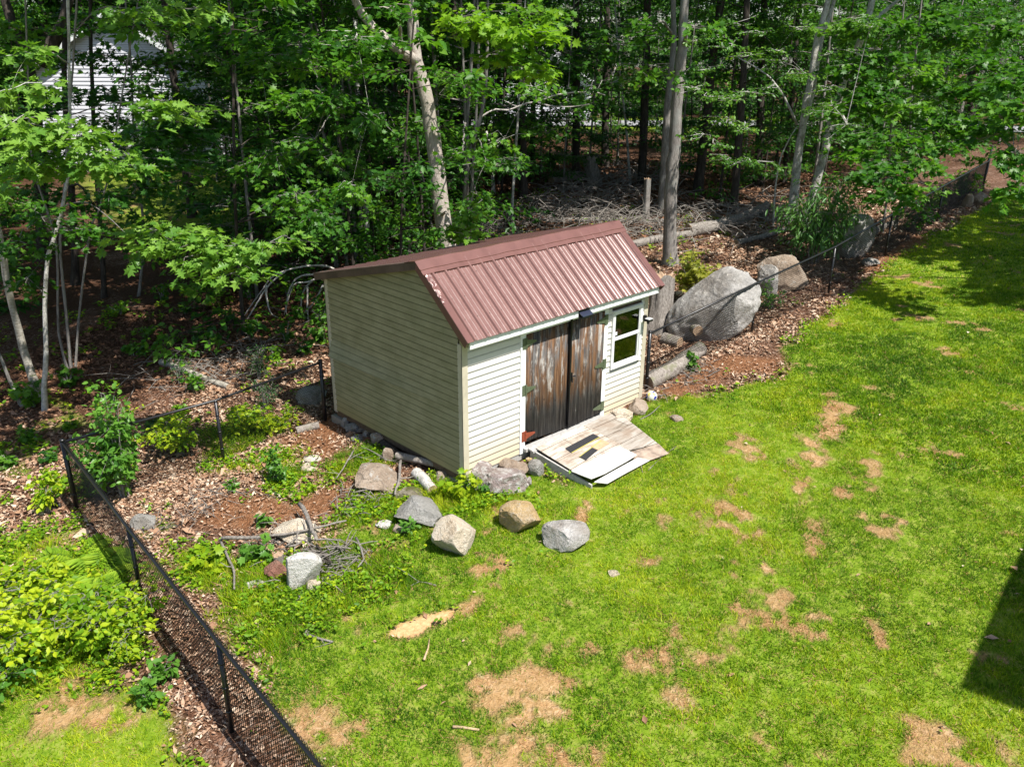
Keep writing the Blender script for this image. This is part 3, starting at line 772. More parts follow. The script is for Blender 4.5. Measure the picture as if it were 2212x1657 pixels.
mb.box(fx0+.061, fx0+.08, y-.012, y+.01, zz+.031, fz1-.076); mb.box(fx1-.08, fx1-.061, y-.012, y+.01, zz+.031, fz1-.076)
sub(mb, 'sash', M['plastic_white'], win)
mb = MB(); mb.quad((fx0+.08, y, zz+.03), (fx1-.08, y, zz+.03), (fx1-.08, y, fz1-.077), (fx0+.08, y, fz1-.077))
mb.quad((fx0+.08, y+.012, fz0+.08), (fx1-.08, y+.012, fz0+.08), (fx1-.08, y+.012, zz-.02), (fx0+.08, y+.012, zz-.02))
sub(mb, 'pane', M['glass'], win)
mb = MB(); mb.box(3.31, 3.37, y-.003, y-.001, 1.43, 1.49); sub(mb, 'sticker', M['plastic_white'], win)
# wire rack seen inside the window
mb = MB(); mb.tube([(3.38, .3, .8), (3.38, .3, 1.05), (3.43, .3, 1.1), (3.6, .3, 1.1), (3.66, .3, 1.05), (3.66, .3, .8)], .012, 6); mb.build('chair_frame', M['plastic_white'], SH, True)
# lamps on the wall
mb = MB(); mb.box(2.17, 2.42, -.29, -.206, 2.02, 2.045); mb.hexa([(2.17, -.215, 2.046), (2.42, -.215, 2.046), (2.42, -.206, 2.046), (2.17, -.206, 2.046), (2.17, -.215, 2.15), (2.42, -.215, 2.15), (2.42, -.206, 2.15), (2.17, -.206, 2.15)])
sol = mb.build('solar_light', M['black_metal'], SH)
mb = MB(); mb.hexa([(2.175, -.30, 2.05), (2.415, -.30, 2.05), (2.415, -.2155, 2.1), (2.175, -.2155, 2.1), (2.175, -.302, 2.06), (2.415, -.302, 2.06), (2.415, -.2155, 2.112), (2.175, -.2155, 2.112)])
pan = mat_flat('solar_cells', (.03, .035, .06), .12, .7, .1); sub(mb, 'panel', pan, sol)
mb = MB(); mb.box(4.06, 4.11, -.06, -.0185, 1.55, 1.63); mb.tube([(4.085, -.06, 1.6), (4.05, -.1, 1.6)], .015); mb.box(3.98, 4.1, -.2, -.09, 1.56, 1.6); mb.tube([(4.06, -.12, 1.56), (4.06, -.13, 1.5)], [.025, .02])
ml = mb.build('wall_light', M['black_metal'], SH)
mb = MB(); mb.box(3.985, 4.095, -.205, -.11, 1.601, 1.606); sub(mb, 'lens', M['plastic_white'], ml)

# concrete blocks the shed stands on
def block(x, y, w, d, ztop, h, lab):
    mb = MB(); mb.box(x, x+w, y, y+d, ztop-h, ztop); o = mb.build('concrete_block', M['block'], None, bevel=.012)
    return tag(o, lab, 'block', 'concrete blocks under the shed')
block(-.03, -.04, .2, .4, -.132, .19, 'upper concrete block under the near corner of the shed')
block(-.05, -.06, .21, .41, -.324, .19, 'lower concrete block in the grass at the near shed corner')
block(-.05, W-.32, .2, .4, -.142, .14, 'upper concrete block under the back left corner of the shed')
block(-.06, W-.36, .21, .42, -.284, .19, 'lower concrete block at the back left corner beside the fence post')
block(L-.2, .1, .19, .4, -.132, .19, 'concrete block hidden low behind the right front corner of the shed')

# ------------------------------------------------------------------ ramp of old plywood
RP = empty('plywood_ramp', (2.2, -.8, g1(2.2, -.8)), 'weathered plywood ramp with black grip strips leading up to the shed doors', 'ramp')
def rz(x, y):       # height of the ramp deck
    t = min(max((-.09-y)/1.35, 0), 1.1)
    return .085*(1-t)+(g1(x, -1.45)+.055)*t
def rs(P, lift, t, name, mat, ns=6, curl=None):
    """a thin sheet over the quad P, following the ramp deck"""
    mb = MB(); g = []
    for j in range(ns+1):
        for i in range(ns+1):
            u, v = i/ns, j/ns
            x = (P[0][0]*(1-u)+P[1][0]*u)*(1-v)+(P[3][0]*(1-u)+P[2][0]*u)*v
            y = (P[0][1]*(1-u)+P[1][1]*u)*(1-v)+(P[3][1]*(1-u)+P[2][1]*u)*v
            z = rz(x, y)+lift+(curl(u, v) if curl else 0); g.append((x, y, z))
    k = len(g); mb.v = g+[(x, y, z-t) for x, y, z in g]
    for j in range(ns):
        for i in range(ns):
            a = j*(ns+1)+i; mb.f.append((a, a+ns+1, a+ns+2, a+1)); mb.f.append((a+k, a+1+k, a+ns+2+k, a+ns+1+k))
    edge = [i for i in range(ns+1)]+[(j+1)*(ns+1)-1 for j in range(1, ns+1)]+[ns*(ns+1)+i for i in range(ns-1, -1, -1)]+[j*(ns+1) for j in range(ns-1, 0, -1)]
    for a, b in zip(edge, edge[1:]+edge[:1]): mb.f.append((a, b, b+k, a+k))
    mb.mi = [0]*len(mb.f); return mb.build(name, mat, RP)
rs([(1.22, -.1), (3.28, -.1), (3.28, -.22), (1.22, -.22)], .0, .03, 'top_board', M['grey_timber'], 4)
rs([(2.42, -.16), (3.33, -.1), (2.92, -1.32), (2.3, -1.1)], .012, .012, 'deck_sheet', M['ply'])
rs([(2.25, -1.13), (2.93, -1.33), (2.8, -1.62), (2.3, -1.5)], .006, .01, 'deck_sheet', M['ply_stain'])
rs([(1.30, -.2), (2.48, -.17), (2.42, -1.02), (1.3, -1.0)], .03, .014, 'deck_sheet', M['ply_pale'], 8, lambda u, v: .012*math.sin(u*3))
rs([(1.26, -.98), (2.36, -1.0), (2.33, -1.36), (1.29, -1.34)], .046, .012, 'deck_sheet', M['ply_white'], 10, lambda u, v: .05*max(0, 1-u*3.2)*v+.02*max(0, u-.8)*v*5)
rs([(1.33, -1.37), (2.34, -1.38), (2.42, -1.55), (1.45, -1.52)], .02, .01, 'deck_sheet', M['ply_white'], 6, lambda u, v: .02*(1-u))
rs([(1.64, -.5), (2.33, -.47), (2.33, -.60), (1.62, -.64)], .05, .004, 'grip_strip', M['grip'])
rs([(1.62, -.646), (2.33, -.606), (2.33, -.62), (1.62, -.66)], .051, .004, 'stripe', M['yellow'], 4)
rs([(1.63, -.80), (1.98, -.74), (1.99, -.86), (1.64, -.93)], .05, .004, 'grip_strip', M['grip'])
rs([(2.0, -.71), (2.3, -.68), (2.3, -.84), (2.0, -.86)], .05, .004, 'patch', M['tan'], 4)
rs([(1.63, -.80), (2.25, -.70), (2.25, -.712), (1.63, -.812)], .055, .004, 'stripe', M['yellow'], 4)
mb = MB()
a, b = (1.27, -.12), (1.31, -1.35)
mb.hexa([(a[0]-.02, a[1], -.3), (a[0]+.01, a[1], -.3), (b[0]+.01, b[1], -.3), (b[0]-.02, b[1], -.3), (a[0]-.02, a[1], rz(*a)-.015), (a[0]+.01, a[1], rz(*a)-.015), (b[0]+.01, b[1], rz(*b)-.01), (b[0]-.02, b[1], rz(*b)-.01)])
mb.box(1.3, 3.2, -.16, -.11, -.25, rz(2, -.15)-.035)
mb.build('side_board', M['grey_timber'], RP)
# ------------------------------------------------------------------ chain link fences
def fence(name, pts, lab, hh=1.1, ext=None, rail=True, over=None):
    """pts: list of (x, y); one fence run with posts, top rail and woven wire"""
    P = [Vector((x, y, g1(x, y))) for x, y in pts]
    F = empty(name, P[0], lab, 'fence', None)
    for i, p in enumerate(P):
        if over and i in over: continue
        mb = MB(); r_ = .033 if i in (0, len(P)-1) else .026
        top = hh+.03 if i in (0, len(P)-1) else hh-.02
        mb.tube([p+Vector((0, 0, -.2)), p+Vector((0, 0, top))], r_, 12)
        mb.tube([p+Vector((0, 0, top)), p+Vector((0, 0, top+.015)), p+Vector((0, 0, top+.03))], [r_*1.25, r_*1.2, r_*.4], 12)
        for z in (.25, .55, .85): mb.tube([p+Vector((0, 0, z)), p+Vector((0, 0, z+.02))], r_*1.25, 10)
        mb.build('post', M['black_metal'], F, True)
    mb = MB(); mb.tube([p+Vector((0, 0, hh)) for p in P], .021, 10)
    mb.build('top_rail', M['black_metal'], F, True)
    V = []; T = []; pitch = .05; wr = .004
    seg = [(P[i+1]-P[i]).length for i in range(len(P)-1)]; tot = sum(seg)
    def along(s, z):
        i = 0
        while i < len(seg)-1 and s > seg[i]: s -= seg[i]; i += 1
        t = s/seg[i]; q = P[i].lerp(P[i+1], t); d = (P[i+1]-P[i]).normalized(); n = Vector((d.y, -d.x, 0))
        belly = .035*math.sin(math.pi*min(max(t, 0), 1))*math.sin(math.pi*min(z/hh, 1))
        return q+Vector((0, 0, z))+n*(-.03-belly)
    nw = int(tot/pitch); nz = int((hh+.02)/pitch*2)
    for w in range(nw):
        pl = [along(w*pitch+(pitch*.5 if k % 2 else -pitch*.5)+pitch*.5, .02+k*pitch*.5)+Vector((0, 0, 0)) for k in range(nz+1)]
        # a wire is a zigzag; three sided tube
        b0 = len(V)
        for k, q in enumerate(pl):
            o = .003 if k % 2 else -.003
            d = (pl[min(k+1, nz)]-pl[max(k-1, 0)]).normalized(); a = Vector((0, 0, 1)).cross(d)
            a = Vector((d.y, -d.x, 0)) if a.length < .1 else a.normalized()
            dx = (P[1]-P[0]).normalized(); n = Vector((dx.y, -dx.x, 0))
            for c, s_ in ((1, 0), (-.5, .87), (-.5, -.87)):
                V.append(tuple(q+n*(o+wr*c)+dx*wr*s_))
            if k:
                for c in range(3):
                    c2 = (c+1) % 3; u = b0+(k-1)*3; v = b0+k*3
                    T.append((u+c, u+c2, v+c2)); T.append((u+c, v+c2, v+c))
    me = tri_mesh('mesh', V, T); link('mesh', me, M['black_metal'], F)
    return F
fence('chain_link_fence', [(-4.21, 3.95), (-2.06, 3.57), (-.1, 3.66)], 'black chain link fence run from the shed back corner to the far left corner post')
fence('chain_link_fence', [(-4.21, 3.95), (-4.38, 1.04), (-4.54, -1.66), (-4.66, -4.4), (-4.78, -7.4)], 'black chain link fence running towards the viewer past the bright bushes', over=[0])
fence('chain_link_fence', [(4.45, .1), (8.03, .13), (11.37, .15), (14.86, .38), (19.42, .85), (26.9, 2.06), (32, 3.6)], 'black chain link fence climbing along the lawn edge past the big boulders')

# ------------------------------------------------------------------ rocks
def rock_mesh(name, c, sx, sy, sz, rot, seed, mat, facets=9, rough=.15, tilt=(0, 0), sub_=4, fl=(.52, .9), blk=.78):
    bm = bmesh.new(); bmesh.ops.create_icosphere(bm, subdivisions=sub_, radius=1)
    rd = random.Random(seed); pl = []
    for k in range(facets):
        n = Vector((rd.gauss(0, 1), rd.gauss(0, 1), rd.gauss(0, .8))).normalized(); pl.append((n, rd.uniform(*fl)))
    off = Vector((seed*3.1, seed*1.7, 0)); E = Matrix.Rotation(rot, 3, 'Z') @ Matrix.Rotation(tilt[0], 3, 'X') @ Matrix.Rotation(tilt[1], 3, 'Y')
    for v in bm.verts:
        p = v.co.copy(); p = Vector([math.copysign(abs(a)**blk, a) for a in p])*.92
        for n, d in pl:
            e = p.dot(n)-d
            if e > 0: p -= n*e*.97
        p *= 1+rough*mnoise.fractal(v.co*1.3+off, 1.0, 2.0, 4)+rough*.3*mnoise.fractal(v.co*5+off, .8, 2.1, 4)
        p = Vector((p.x*sx, p.y*sy, p.z*sz)); v.co = E @ p + c
    me = bpy.data.meshes.new(name); bm.to_mesh(me); bm.free()
    me.polygons.foreach_set('use_smooth', [True]*len(me.polygons)); me.update()
    try: me.set_sharp_from_angle(angle=R(24))
    except Exception: pass
    o = link(name, me, mat); return o
RSEED = [11]
def rock(bb, lab, mat, dk=.75, cat='rock', grp=None, name='rock', rot=0, base=0, st=(1, 1, 1), **k):
    """bb: outline on the 2212 px picture of the place; turned into a real size at its real distance"""
    x0, y0, x1, y1 = bb; RSEED[0] += 1
    p = at((x0+x1)/2, y1, base); D = depth(p); w = (x1-x0)*D/FD; a = math.asin(min(.95, -ray((x0+x1)/2, (y0+y1)/2)[2]))
    dp = dk*w; hpx = (y1-y0)*D/FD
    H = max((hpx-dp*math.sin(a)*.8)/math.cos(a), .3*w)
    fwd = Vector(FH); c = p+fwd*(dp/2); c.z = g1(c.x, c.y)+base+H*.38
    o = rock_mesh(name, c, w*.6*st[0], dp*.62*st[1], H*.68*st[2], -YAW+rot, RSEED[0], M[mat], **k)
    return tag(o, lab, cat, grp)
rock((754,1005,860,1078), 'large flat brown boulder beside the log pile left of the shed', 'rock_brown', .9, 'boulder', facets=7)
rock((836,1077,972,1150), 'dark grey wedge shaped boulder lying in the grass', 'rock_grey', .6, 'boulder', facets=12, rough=.07, tilt=(0, .25), fl=(.4, .8))
rock((934,1111,1032,1212), 'cream coloured angular slab of rock nearest the lawn', 'rock_cream', .85, 'boulder', facets=13, rough=.06, rot=.5, tilt=(.3, .2), fl=(.5, .85))
rock((1082,1081,1180,1160), 'orange stained angular rock next to the rounded white one', 'rock_orange', .8, 'boulder', facets=12, rough=.08, fl=(.5, .85))
rock((1176,1122,1272,1197), 'rounded whitish grey rock furthest right on the lawn', 'rock_pale', .85, 'boulder', facets=8, rough=.08)
rock((1014,992,1065,1046), 'round white rock with yellow lichen under the near shed corner', 'rock_lichen', .9, facets=6, base=.08)
rock((1044,1003,1134,1072), 'lichen spotted purple grey rock in front of the shed corner', 'rock_lichen', .8, facets=7)
rock((1082,992,1142,1030), 'smooth flat grey stone behind the lichen spotted rock', 'rock_brown', .6, facets=7, rot=-.3, base=.05)
rock((1141,992,1174,1034), 'upright oval stone at the left foot of the ramp', 'rock_grey', .6, facets=6, rough=.06)
rock((1133,1030,1148,1052), 'small brown stone below the upright oval stone', 'rock_lichen', .8, facets=9, sub_=3)
rock((1136,988,1150,1000), 'small orange chip of stone behind the oval stone', 'rock_orange', .8, facets=6, sub_=3, base=.1)
rock((568,1130,690,1190), 'pale flat slab lying under the crossed branches', 'rock_cream', .8, 'boulder', facets=12, rough=.05, fl=(.45, .8))
rock((607,1188,692,1282), 'white slab of rock standing in the debris pile', 'rock_white', .6, 'boulder', facets=11, rough=.06, rot=.3, tilt=(.35, .1), fl=(.5, .85))
rock((568,1203,616,1258), 'small reddish rock beside the white slab', 'rock_red', .8, facets=10, rough=.08, fl=(.5, .85))
rock((662,1250,690,1284), 'small cream stone leaning on the white slab', 'rock_cream', .7, facets=9, sub_=3)
rock((530,1255,566,1275), 'flat whitish stone in the weeds left of the red rock', 'rock_white', .7, facets=8, sub_=3)
rock((847,1055,910,1090), 'mossy low stone between the boulders and split log', 'rock_moss', .8, facets=6)
rock((939,1020,968,1048), 'round tan stone at the end of the log', 'rock_brown', .9, facets=6, sub_=3)
rock((812,1125,842,1146), 'small whitish stone by the grey wedge boulder', 'rock_white', .8, facets=7, sub_=3)
rock((849,1133,880,1155), 'small brown stone under a sprig by the grey wedge boulder', 'rock_brown', .8, facets=6, sub_=3)
rock((1358,862,1401,898), 'rounded stone at the right front corner of the shed', 'rock_brown', .8, facets=6, tilt=(0, .3))
rock((1322,884,1366,915), 'pale stone half buried beside the top of the ramp', 'rock_cream', .9, facets=6)
rock((1323,914,1350,930), 'small buff stone between the ramp and the pale stone', 'rock_cream', .9, facets=6, sub_=3)
rock((1448,896,1480,918), 'flat pinkish stone sunk in the lawn right of the shed', 'rock_brown', .8, facets=9, base=-.05, sub_=3)
rock((1462,588,1628,742), 'huge smooth pale boulder leaning against the chain link fence', 'rock_boulder', .62, 'boulder', facets=11, rough=.09, tilt=(.1, -.75), sub_=5, fl=(.62, .92), st=(1.18, 1, .8))
rock((1640,575,1690,642), 'grey boulder wedged behind the huge pale one', 'rock_boulder', .9, 'boulder', facets=6)
rock((1655,552,1750,632), 'brown grey boulder with a tan broken face behind the fence', 'rock_brown', .8, 'boulder', facets=9)
rock((1822,468,1895,560), 'mossy rounded boulder behind the fence under the narrow leaved shrub', 'rock_boulder', .8, 'boulder', facets=9)
rock((1868,558,1902,578), 'small white stone at the fence foot in the shade', 'rock_boulder', .8, facets=6, sub_=3)
rock((2082,420,2103,452), 'upright brown stone in the leaves near the far fence posts', 'rock_brown', .8, facets=6, sub_=3)
rock((2100,415,2136,445), 'rounded tan stone next to the upright one by the far fence', 'rock_brown', .8, facets=9, sub_=3)
rock((1312,1236,1340,1254), 'small buff stone alone in the lawn', 'rock_cream', .8, facets=7, sub_=3, base=-.02)
rock((278,1108,335,1150), 'bluish grey flat stone just inside the left fence', 'rock_grey', .8, facets=9)
rock((655,985,690,1003), 'small pale stone in the bare soil left of the shed', 'rock_cream', .8, facets=7, sub_=3)
rock((648,1003,684,1022), 'second pale flat stone on the bare soil below the first', 'rock_cream', .8, facets=7, sub_=3)
rock((640,838,700,880), 'dark plastic looking grey boulder in the shed shadow behind the fence', 'rock_grey', .8, facets=7)
# stones packed under the left side of the shed
rub = [((737,898,757,926),'first stone from the back'),((752,900,775,918),'flat stone second from the back'),((745,914,776,940),'large pale stone third from the back'),((768,912,792,935),'dark stone fourth from the back'),((783,912,806,930),'small stone fifth from the back'),((757,938,785,958),'low stone at the front of the back group'),((780,928,800,948),'little round stone between the two groups'),((796,934,832,968),'big brown stone in the middle of the row'),((822,963,852,1000),'rounded tan stone before the log'),((776,925,790,936),'smallest stone in the row')]
for bb, s_ in rub:
    rock(bb, s_+' in the row under the shed side', 'rock_grey' if bb[0] % 2 else 'rock_brown', .8, 'stone', 'stones packed under the left side of the shed', facets=7, sub_=3)

# ------------------------------------------------------------------ logs, stumps, branches
def log(pts, r0, r1, lab, mat='dead_log', name='log', cat='log', grp=None, seed=0, ground=True, lift=0):
    Pp = []
    for q in pts:
        if len(q) == 2: p = at(*q); p.z += r0*.8+lift
        else: p = Vector(q)
        Pp.append(p)
    P, rr_ = smooth_path(Pp, list(np.linspace(r0, r1, len(Pp))), max(.12, r0*1.5), r0*.08, seed)
    rd = random.Random(seed)
    root = empty(name, Pp[0], lab, cat, grp)
    V, F = tube_arr(P, rr_, 14, False)
    V = [tuple(Vector(v)+Vector((rd.uniform(-1, 1), rd.uniform(-1, 1), rd.uniform(-1, 1)))*r0*.05) for v in V]
    mb = MB(); mb.add(V, F); mb.build('bark', M[mat], root, True)
    n = 14
    mb = MB(); mb.add([V[i] for i in range(n)], [tuple(reversed(range(n)))]); mb.build('cut_end', M['cut'], root)
    mb = MB(); mb.add([V[len(V)-n+i] for i in range(n)], [tuple(range(n))]); mb.build('cut_end', M['cut'], root)
    return root
log([(640,937),(668,930),(690,925)], .07, .07, 'short cut log on the bare soil between fence and shed', seed=1)
log([(858,1002),(905,1012),(948,1022)], .06, .05, 'lichen covered log pointing towards the near shed corner', seed=2, lift=.1)
log([(815,955),(850,985),(895,1008)], .07, .06, 'dark log lying along the foot of the shed side', 'bark_dark', seed=3, lift=.03)
log([(835,950),(880,975),(910,1000)], .055, .05, 'second dark log tucked under the shed edge', 'bark_dark', seed=4, lift=.03)
log([(900,1030),(935,1068)], .09, .08, 'piece of split firewood with flaking bark', 'bark_pale', seed=5)
log([(350,788),(395,805),(440,822),(495,842)], .07, .06, 'mossy fallen log on the leaves beyond the left fence', 'bark_birch', seed=6)
log([(1395,842),(1450,810),(1512,768)], .17, .15, 'fat dead log behind the fence just right of the shed', seed=7)
log([(1428,690),(1465,712),(1505,745)], .12, .11, 'grey log leaning down beside the huge boulder', seed=8, lift=.2)
log([(1412,704),(1430,712)], .12, .12, 'short round log end behind the right fence', seed=9)
log([(1432,742),(1468,752)], .13, .12, 'stubby dead log between the leaning log and the fat log', seed=10)
log([(1486,512),(1560,497),(1622,474),(1655,455)], .21, .12, 'long thick weathered log on the forest floor', 'dead_wood', seed=11)
log([(1190,398),(1240,388),(1285,385)], .18, .15, 'fallen trunk with torn roots deep in the wood', 'dead_wood', seed=12)
log([(1180,482),(1300,480),(1435,482)], .09, .06, 'thin straight fallen trunk behind the shed roof', 'dead_wood', seed=13)
log([(1340,545),(1420,525),(1500,512)], .14, .1, 'fallen trunk lying just behind the right end of the roof', 'dead_wood', seed=14)
log([(1860,525),(1900,500),(1935,488)], .12, .08, 'splintered grey log at the fence foot in the shade', 'dead_wood', seed=15)
log([(1590,530),(1640,518),(1700,500)], .09, .07, 'dead branch log behind the yellow shrub', 'dead_wood', seed=16)
# tall rotten stump right of the shed
def stump(px, py, r, h, lab, mat='dead_wood', lean=(0, 0), seed=1, name='tree_stump'):
    p = at(px, py); rd = random.Random(seed); root = empty(name, p, lab, 'stump')
    n = 20; V = []; F = []; rows = 9
    for j in range(rows):
        t = j/(rows-1)
        for k in range(n):
            th = 2*math.pi*k/n; rr2 = r*(1.35-.5*t if t < .4 else 1.15-.1*t)*(1+.09*math.sin(th*2+seed+t)+.12*math.sin(th*5+t*3)+.07*math.sin(th*9+t*2)+rd.uniform(-.04, .04))
            V.append(tuple(p+Vector((math.cos(th)*rr2+lean[0]*t, math.sin(th)*rr2+lean[1]*t, -.1+(h+.1)*t+(rd.uniform(-.04, .04)*h if j == rows-1 else 0)))))
    for j in range(rows-1):
        for k in range(n): F.append((j*n+k, j*n+(k+1) % n, (j+1)*n+(k+1) % n, (j+1)*n+k))
    mb = MB(); mb.add(V, F); mb.build('bark', M[mat], root, True)
    top = V[-n:]; c = Vector((0, 0, 0))
    for q in top: c += Vector(q)/n
    mb = MB(); mb.add(top+[tuple(c-Vector((0, 0, .05*h)))], [(k, (k+1) % n, n) for k in range(n)]); mb.build('cut_top', M['cut'], root)
    return root
stump(1420, 722, .2, 1.2, 'tall hollow grey stump right behind the shed corner', 'dead_wood', lean=(.3, .15), seed=3)
stump(562, 1128, .05, .14, 'thin sawn sapling stump in the bare soil', 'bark_grey', seed=5)
stump(604, 1226, .06, .2, 'small upright cut stub between red rock and slab', 'dead_wood', seed=6)
stump(1394, 474, .09, 1.25, 'broken grey snag standing on the open forest floor', 'bark_grey', seed=8)
stump(1288, 400, .22, 1.1, 'splintered upturned root end of the fallen trunk', 'dead_wood', lean=(-.3, .2), seed=9)

def branch(pts, r0, r1, lab, mat='dead_wood', twigs=4, seed=0, name='branch', cat='branch', grp=None, tl=.3, lift=0.02):
    Pp = []
    for q in pts:
        if len(q) == 2: p = at(*q); p.z += r0+lift
        else: p = Vector(q)
        Pp.append(p)
    P, rr_ = smooth_path(Pp, list(np.linspace(r0, r1, len(Pp))), .12, r0*.35, seed); rd = random.Random(seed)
    mb = MB(); mb.tube(P, rr_, 7)
    for k in range(twigs):
        i = rd.randrange(len(P)//4, len(P)); q = P[i]; d = Vector((rd.uniform(-1, 1), rd.uniform(-1, 1), rd.uniform(-.1, .6))).normalized()
        l_ = tl*rd.uniform(.5, 1.2); mb.tube([q, q+d*l_*.5+Vector((0, 0, rd.uniform(-.03, .03))), q+d*l_], [rr_[i]*.6, rr_[i]*.45, rr_[i]*.2], 5, False)
    o = mb.build(name, M[mat], None, True); return tag(o, lab, cat, grp)
branch([K8(100,665), K8(300,660), K8(500,632), K8(770,570)], .028, .012, 'long grey branch lying across the flat slab', seed=1, lift=.16)
branch([K8(520,495), K8(560,560), K8(590,640), K8(610,690)], .034, .024, 'thick pale branch crossing the slab upright', seed=2, lift=.2, twigs=1)
branch([K8(440,690), K8(500,680), K8(560,640)], .02, .01, 'short curved branch in front of the flat slab', seed=3, lift=.1)
branch([K8(90,650), K8(130,740), K8(165,830), K8(165,920)], .02, .012, 'bare stick standing in the weeds left of the debris pile', seed=4, twigs=1, lift=.1)
branch([K8(610,690), K8(660,760), K8(690,780)], .018, .01, 'dark forked stick right of the white slab', 'bark_dark', seed=5, lift=.12)
branch([K8(820,640), K8(850,710), K8(860,760), K8(830,800)], .018, .008, 'bleached forked twig at the edge of the debris pile', seed=6, lift=.1)
branch([K8(1060,235), K8(1050,330), K8(1030,420)], .025, .015, 'weathered stick leaning against the mossy stone', seed=7, lift=.14, twigs=1)
branch([K8(805,170), K8(760,250), K8(715,320)], .014, .008, 'straight thin stick left of the brown boulder', seed=8, lift=.12)
branch([K8(880,155), K8(940,185), K8(990,215)], .012, .006, 'thin stick behind the brown boulder', seed=9, lift=.1)
branch([K8(800,185), K8(850,195), K8(905,210)], .012, .006, 'forked twig lying in the grass behind the brown boulder', seed=10, lift=.08)
branch([(978,1575),(1000,1577),(1035,1582)], .016, .012, 'short peeled stick on the lawn at the bottom of the picture', 'tan', seed=11, twigs=0)
branch([(916,1430),(925,1405),(928,1385)], .014, .008, 'curved pale stick below the sandy patch', 'tan', seed=12, twigs=0)
branch([(942,1318-50),(905,1290-30),(885,1270)], .008, .005, 'thin pale twig near the debris pile on the lawn edge', seed=13, twigs=1)
branch([(1382,910),(1405,898),(1425,880)], .01, .006, 'thin dry stick in the grass by the right shed corner', seed=14, twigs=0)
branch([(1384,1005),(1388,1025)], .01, .006, 'small upright splinter of wood near the ramp end', seed=15, twigs=0)
branch([(660,1375),(690,1385),(720,1392)], .02, .01, 'short forked dead branch in the grass below the debris pile', seed=16, twigs=4)
branch([(1400,1020),(1430,990),(1460,968)], .008, .004, 'fine dry twig right of the ramp', seed=17, twigs=1)

# football by the fence post
pb = at(1407, 866); c = pb+Vector((0, 0, .085))
bm = bmesh.new(); bmesh.ops.create_uvsphere(bm, u_segments=24, v_segments=16, radius=.1)
for v in bm.verts: v.co += c
me = bpy.data.meshes.new('ball'); bm.to_mesh(me); bm.free(); me.polygons.foreach_set('use_smooth', [True]*len(me.polygons))
t = NT('ball_skin'); vo = t.n('ShaderNodeTexVoronoi'); vo.inputs['Scale'].default_value = 16; t.l(t.coord(), vo.inputs['Vector'])
sp = t.n('ShaderNodeSeparateColor'); t.l(vo.outputs['Color'], sp.inputs[0])
t.pbr(t.ramp(sp.outputs[0], [(0, (.62, .61, .54)), (.6, (.62, .61, .54)), (.61, (.6, .52, .12)), (.82, (.6, .52, .12)), (.84, (.03, .04, .3))], 'CONSTANT'), .6, .3)
tag(link('ball', me, t.m), 'yellow white and blue football in the grass by the right shed corner', 'ball')
# red plastic scrap behind the orange stained rock
# ------------------------------------------------------------------ leaves
def leaf_tpl(kind):
    if kind == 'maple':
        h = [(.0, 0), (.3, -.06), (.26, .18), (.56, .3), (.32, .44), (.36, .72), (.14, .62)]
        o = h+[(0, 1)]+[(-x, y) for x, y in reversed(h[1:])]
    elif kind == 'oak':
        h = [(.0, 0), (.12, .12), (.26, .2), (.11, .3), (.4, .44), (.15, .52), (.38, .74), (.13, .74)]
        o = h+[(0, 1)]+[(-x, y) for x, y in reversed(h[1:])]
    elif kind == 'narrow': o = [(0, 0), (.12, .35), (.1, .7), (0, 1.05), (-.1, .7), (-.12, .35)]
    else: o = [(0, 0), (.26, .28), (.27, .6), (0, 1), (-.27, .6), (-.26, .28)]
    if kind == 'quad':
        V = np.array([(0, 0, 0), (.3, .45, .08), (0, 1, -.06), (-.3, .45, .08)]); return V, np.array([(0, 1, 2), (0, 2, 3)])
    V = [(0, .4, -.05)]+[(x, y, .16*abs(x)-.12*max(0, y-.5)**1.5) for x, y in o]
    n = len(o); return np.array(V), np.array([(0, 1+i, 1+(i+1) % n) for i in range(n)])
TPL = {k: leaf_tpl(k) for k in ('maple', 'oak', 'narrow', 'oval', 'quad')}
class Leaves:
    def __init__(s): s.c = []; s.d = []; s.n = []; s.s = []; s.t = []
    def add(s, c, d, n, sz, t): s.c.append(np.asarray(c, float)); s.d.append(d); s.n.append(n); s.s.append(sz); s.t.append(t)
    def arr(s, kind):
        C = np.concatenate(s.c); D = np.concatenate(s.d); N = np.concatenate(s.n); S = np.concatenate(s.s); Tt = np.concatenate(s.t)
        D = D/np.linalg.norm(D, axis=1, keepdims=True); X = np.cross(D, N); X /= np.linalg.norm(X, axis=1, keepdims=True)+1e-9
        Nn = np.cross(X, D); V0, F0 = TPL[kind]; k = len(V0)
        V = C[:, None, :]+S[:, None, None]*(V0[None, :, 0:1]*X[:, None, :]+V0[None, :, 1:2]*D[:, None, :]+V0[None, :, 2:3]*Nn[:, None, :])
        F = F0[None, :, :]+(np.arange(len(C))*k)[:, None, None]
        return V.reshape(-1, 3), F.reshape(-1, 3), np.repeat(Tt, k)
    def build(s, name, kind, mat, parent):
        V, F, T = s.arr(kind); return link(name, tri_mesh(name, V, F, T), mat, parent)
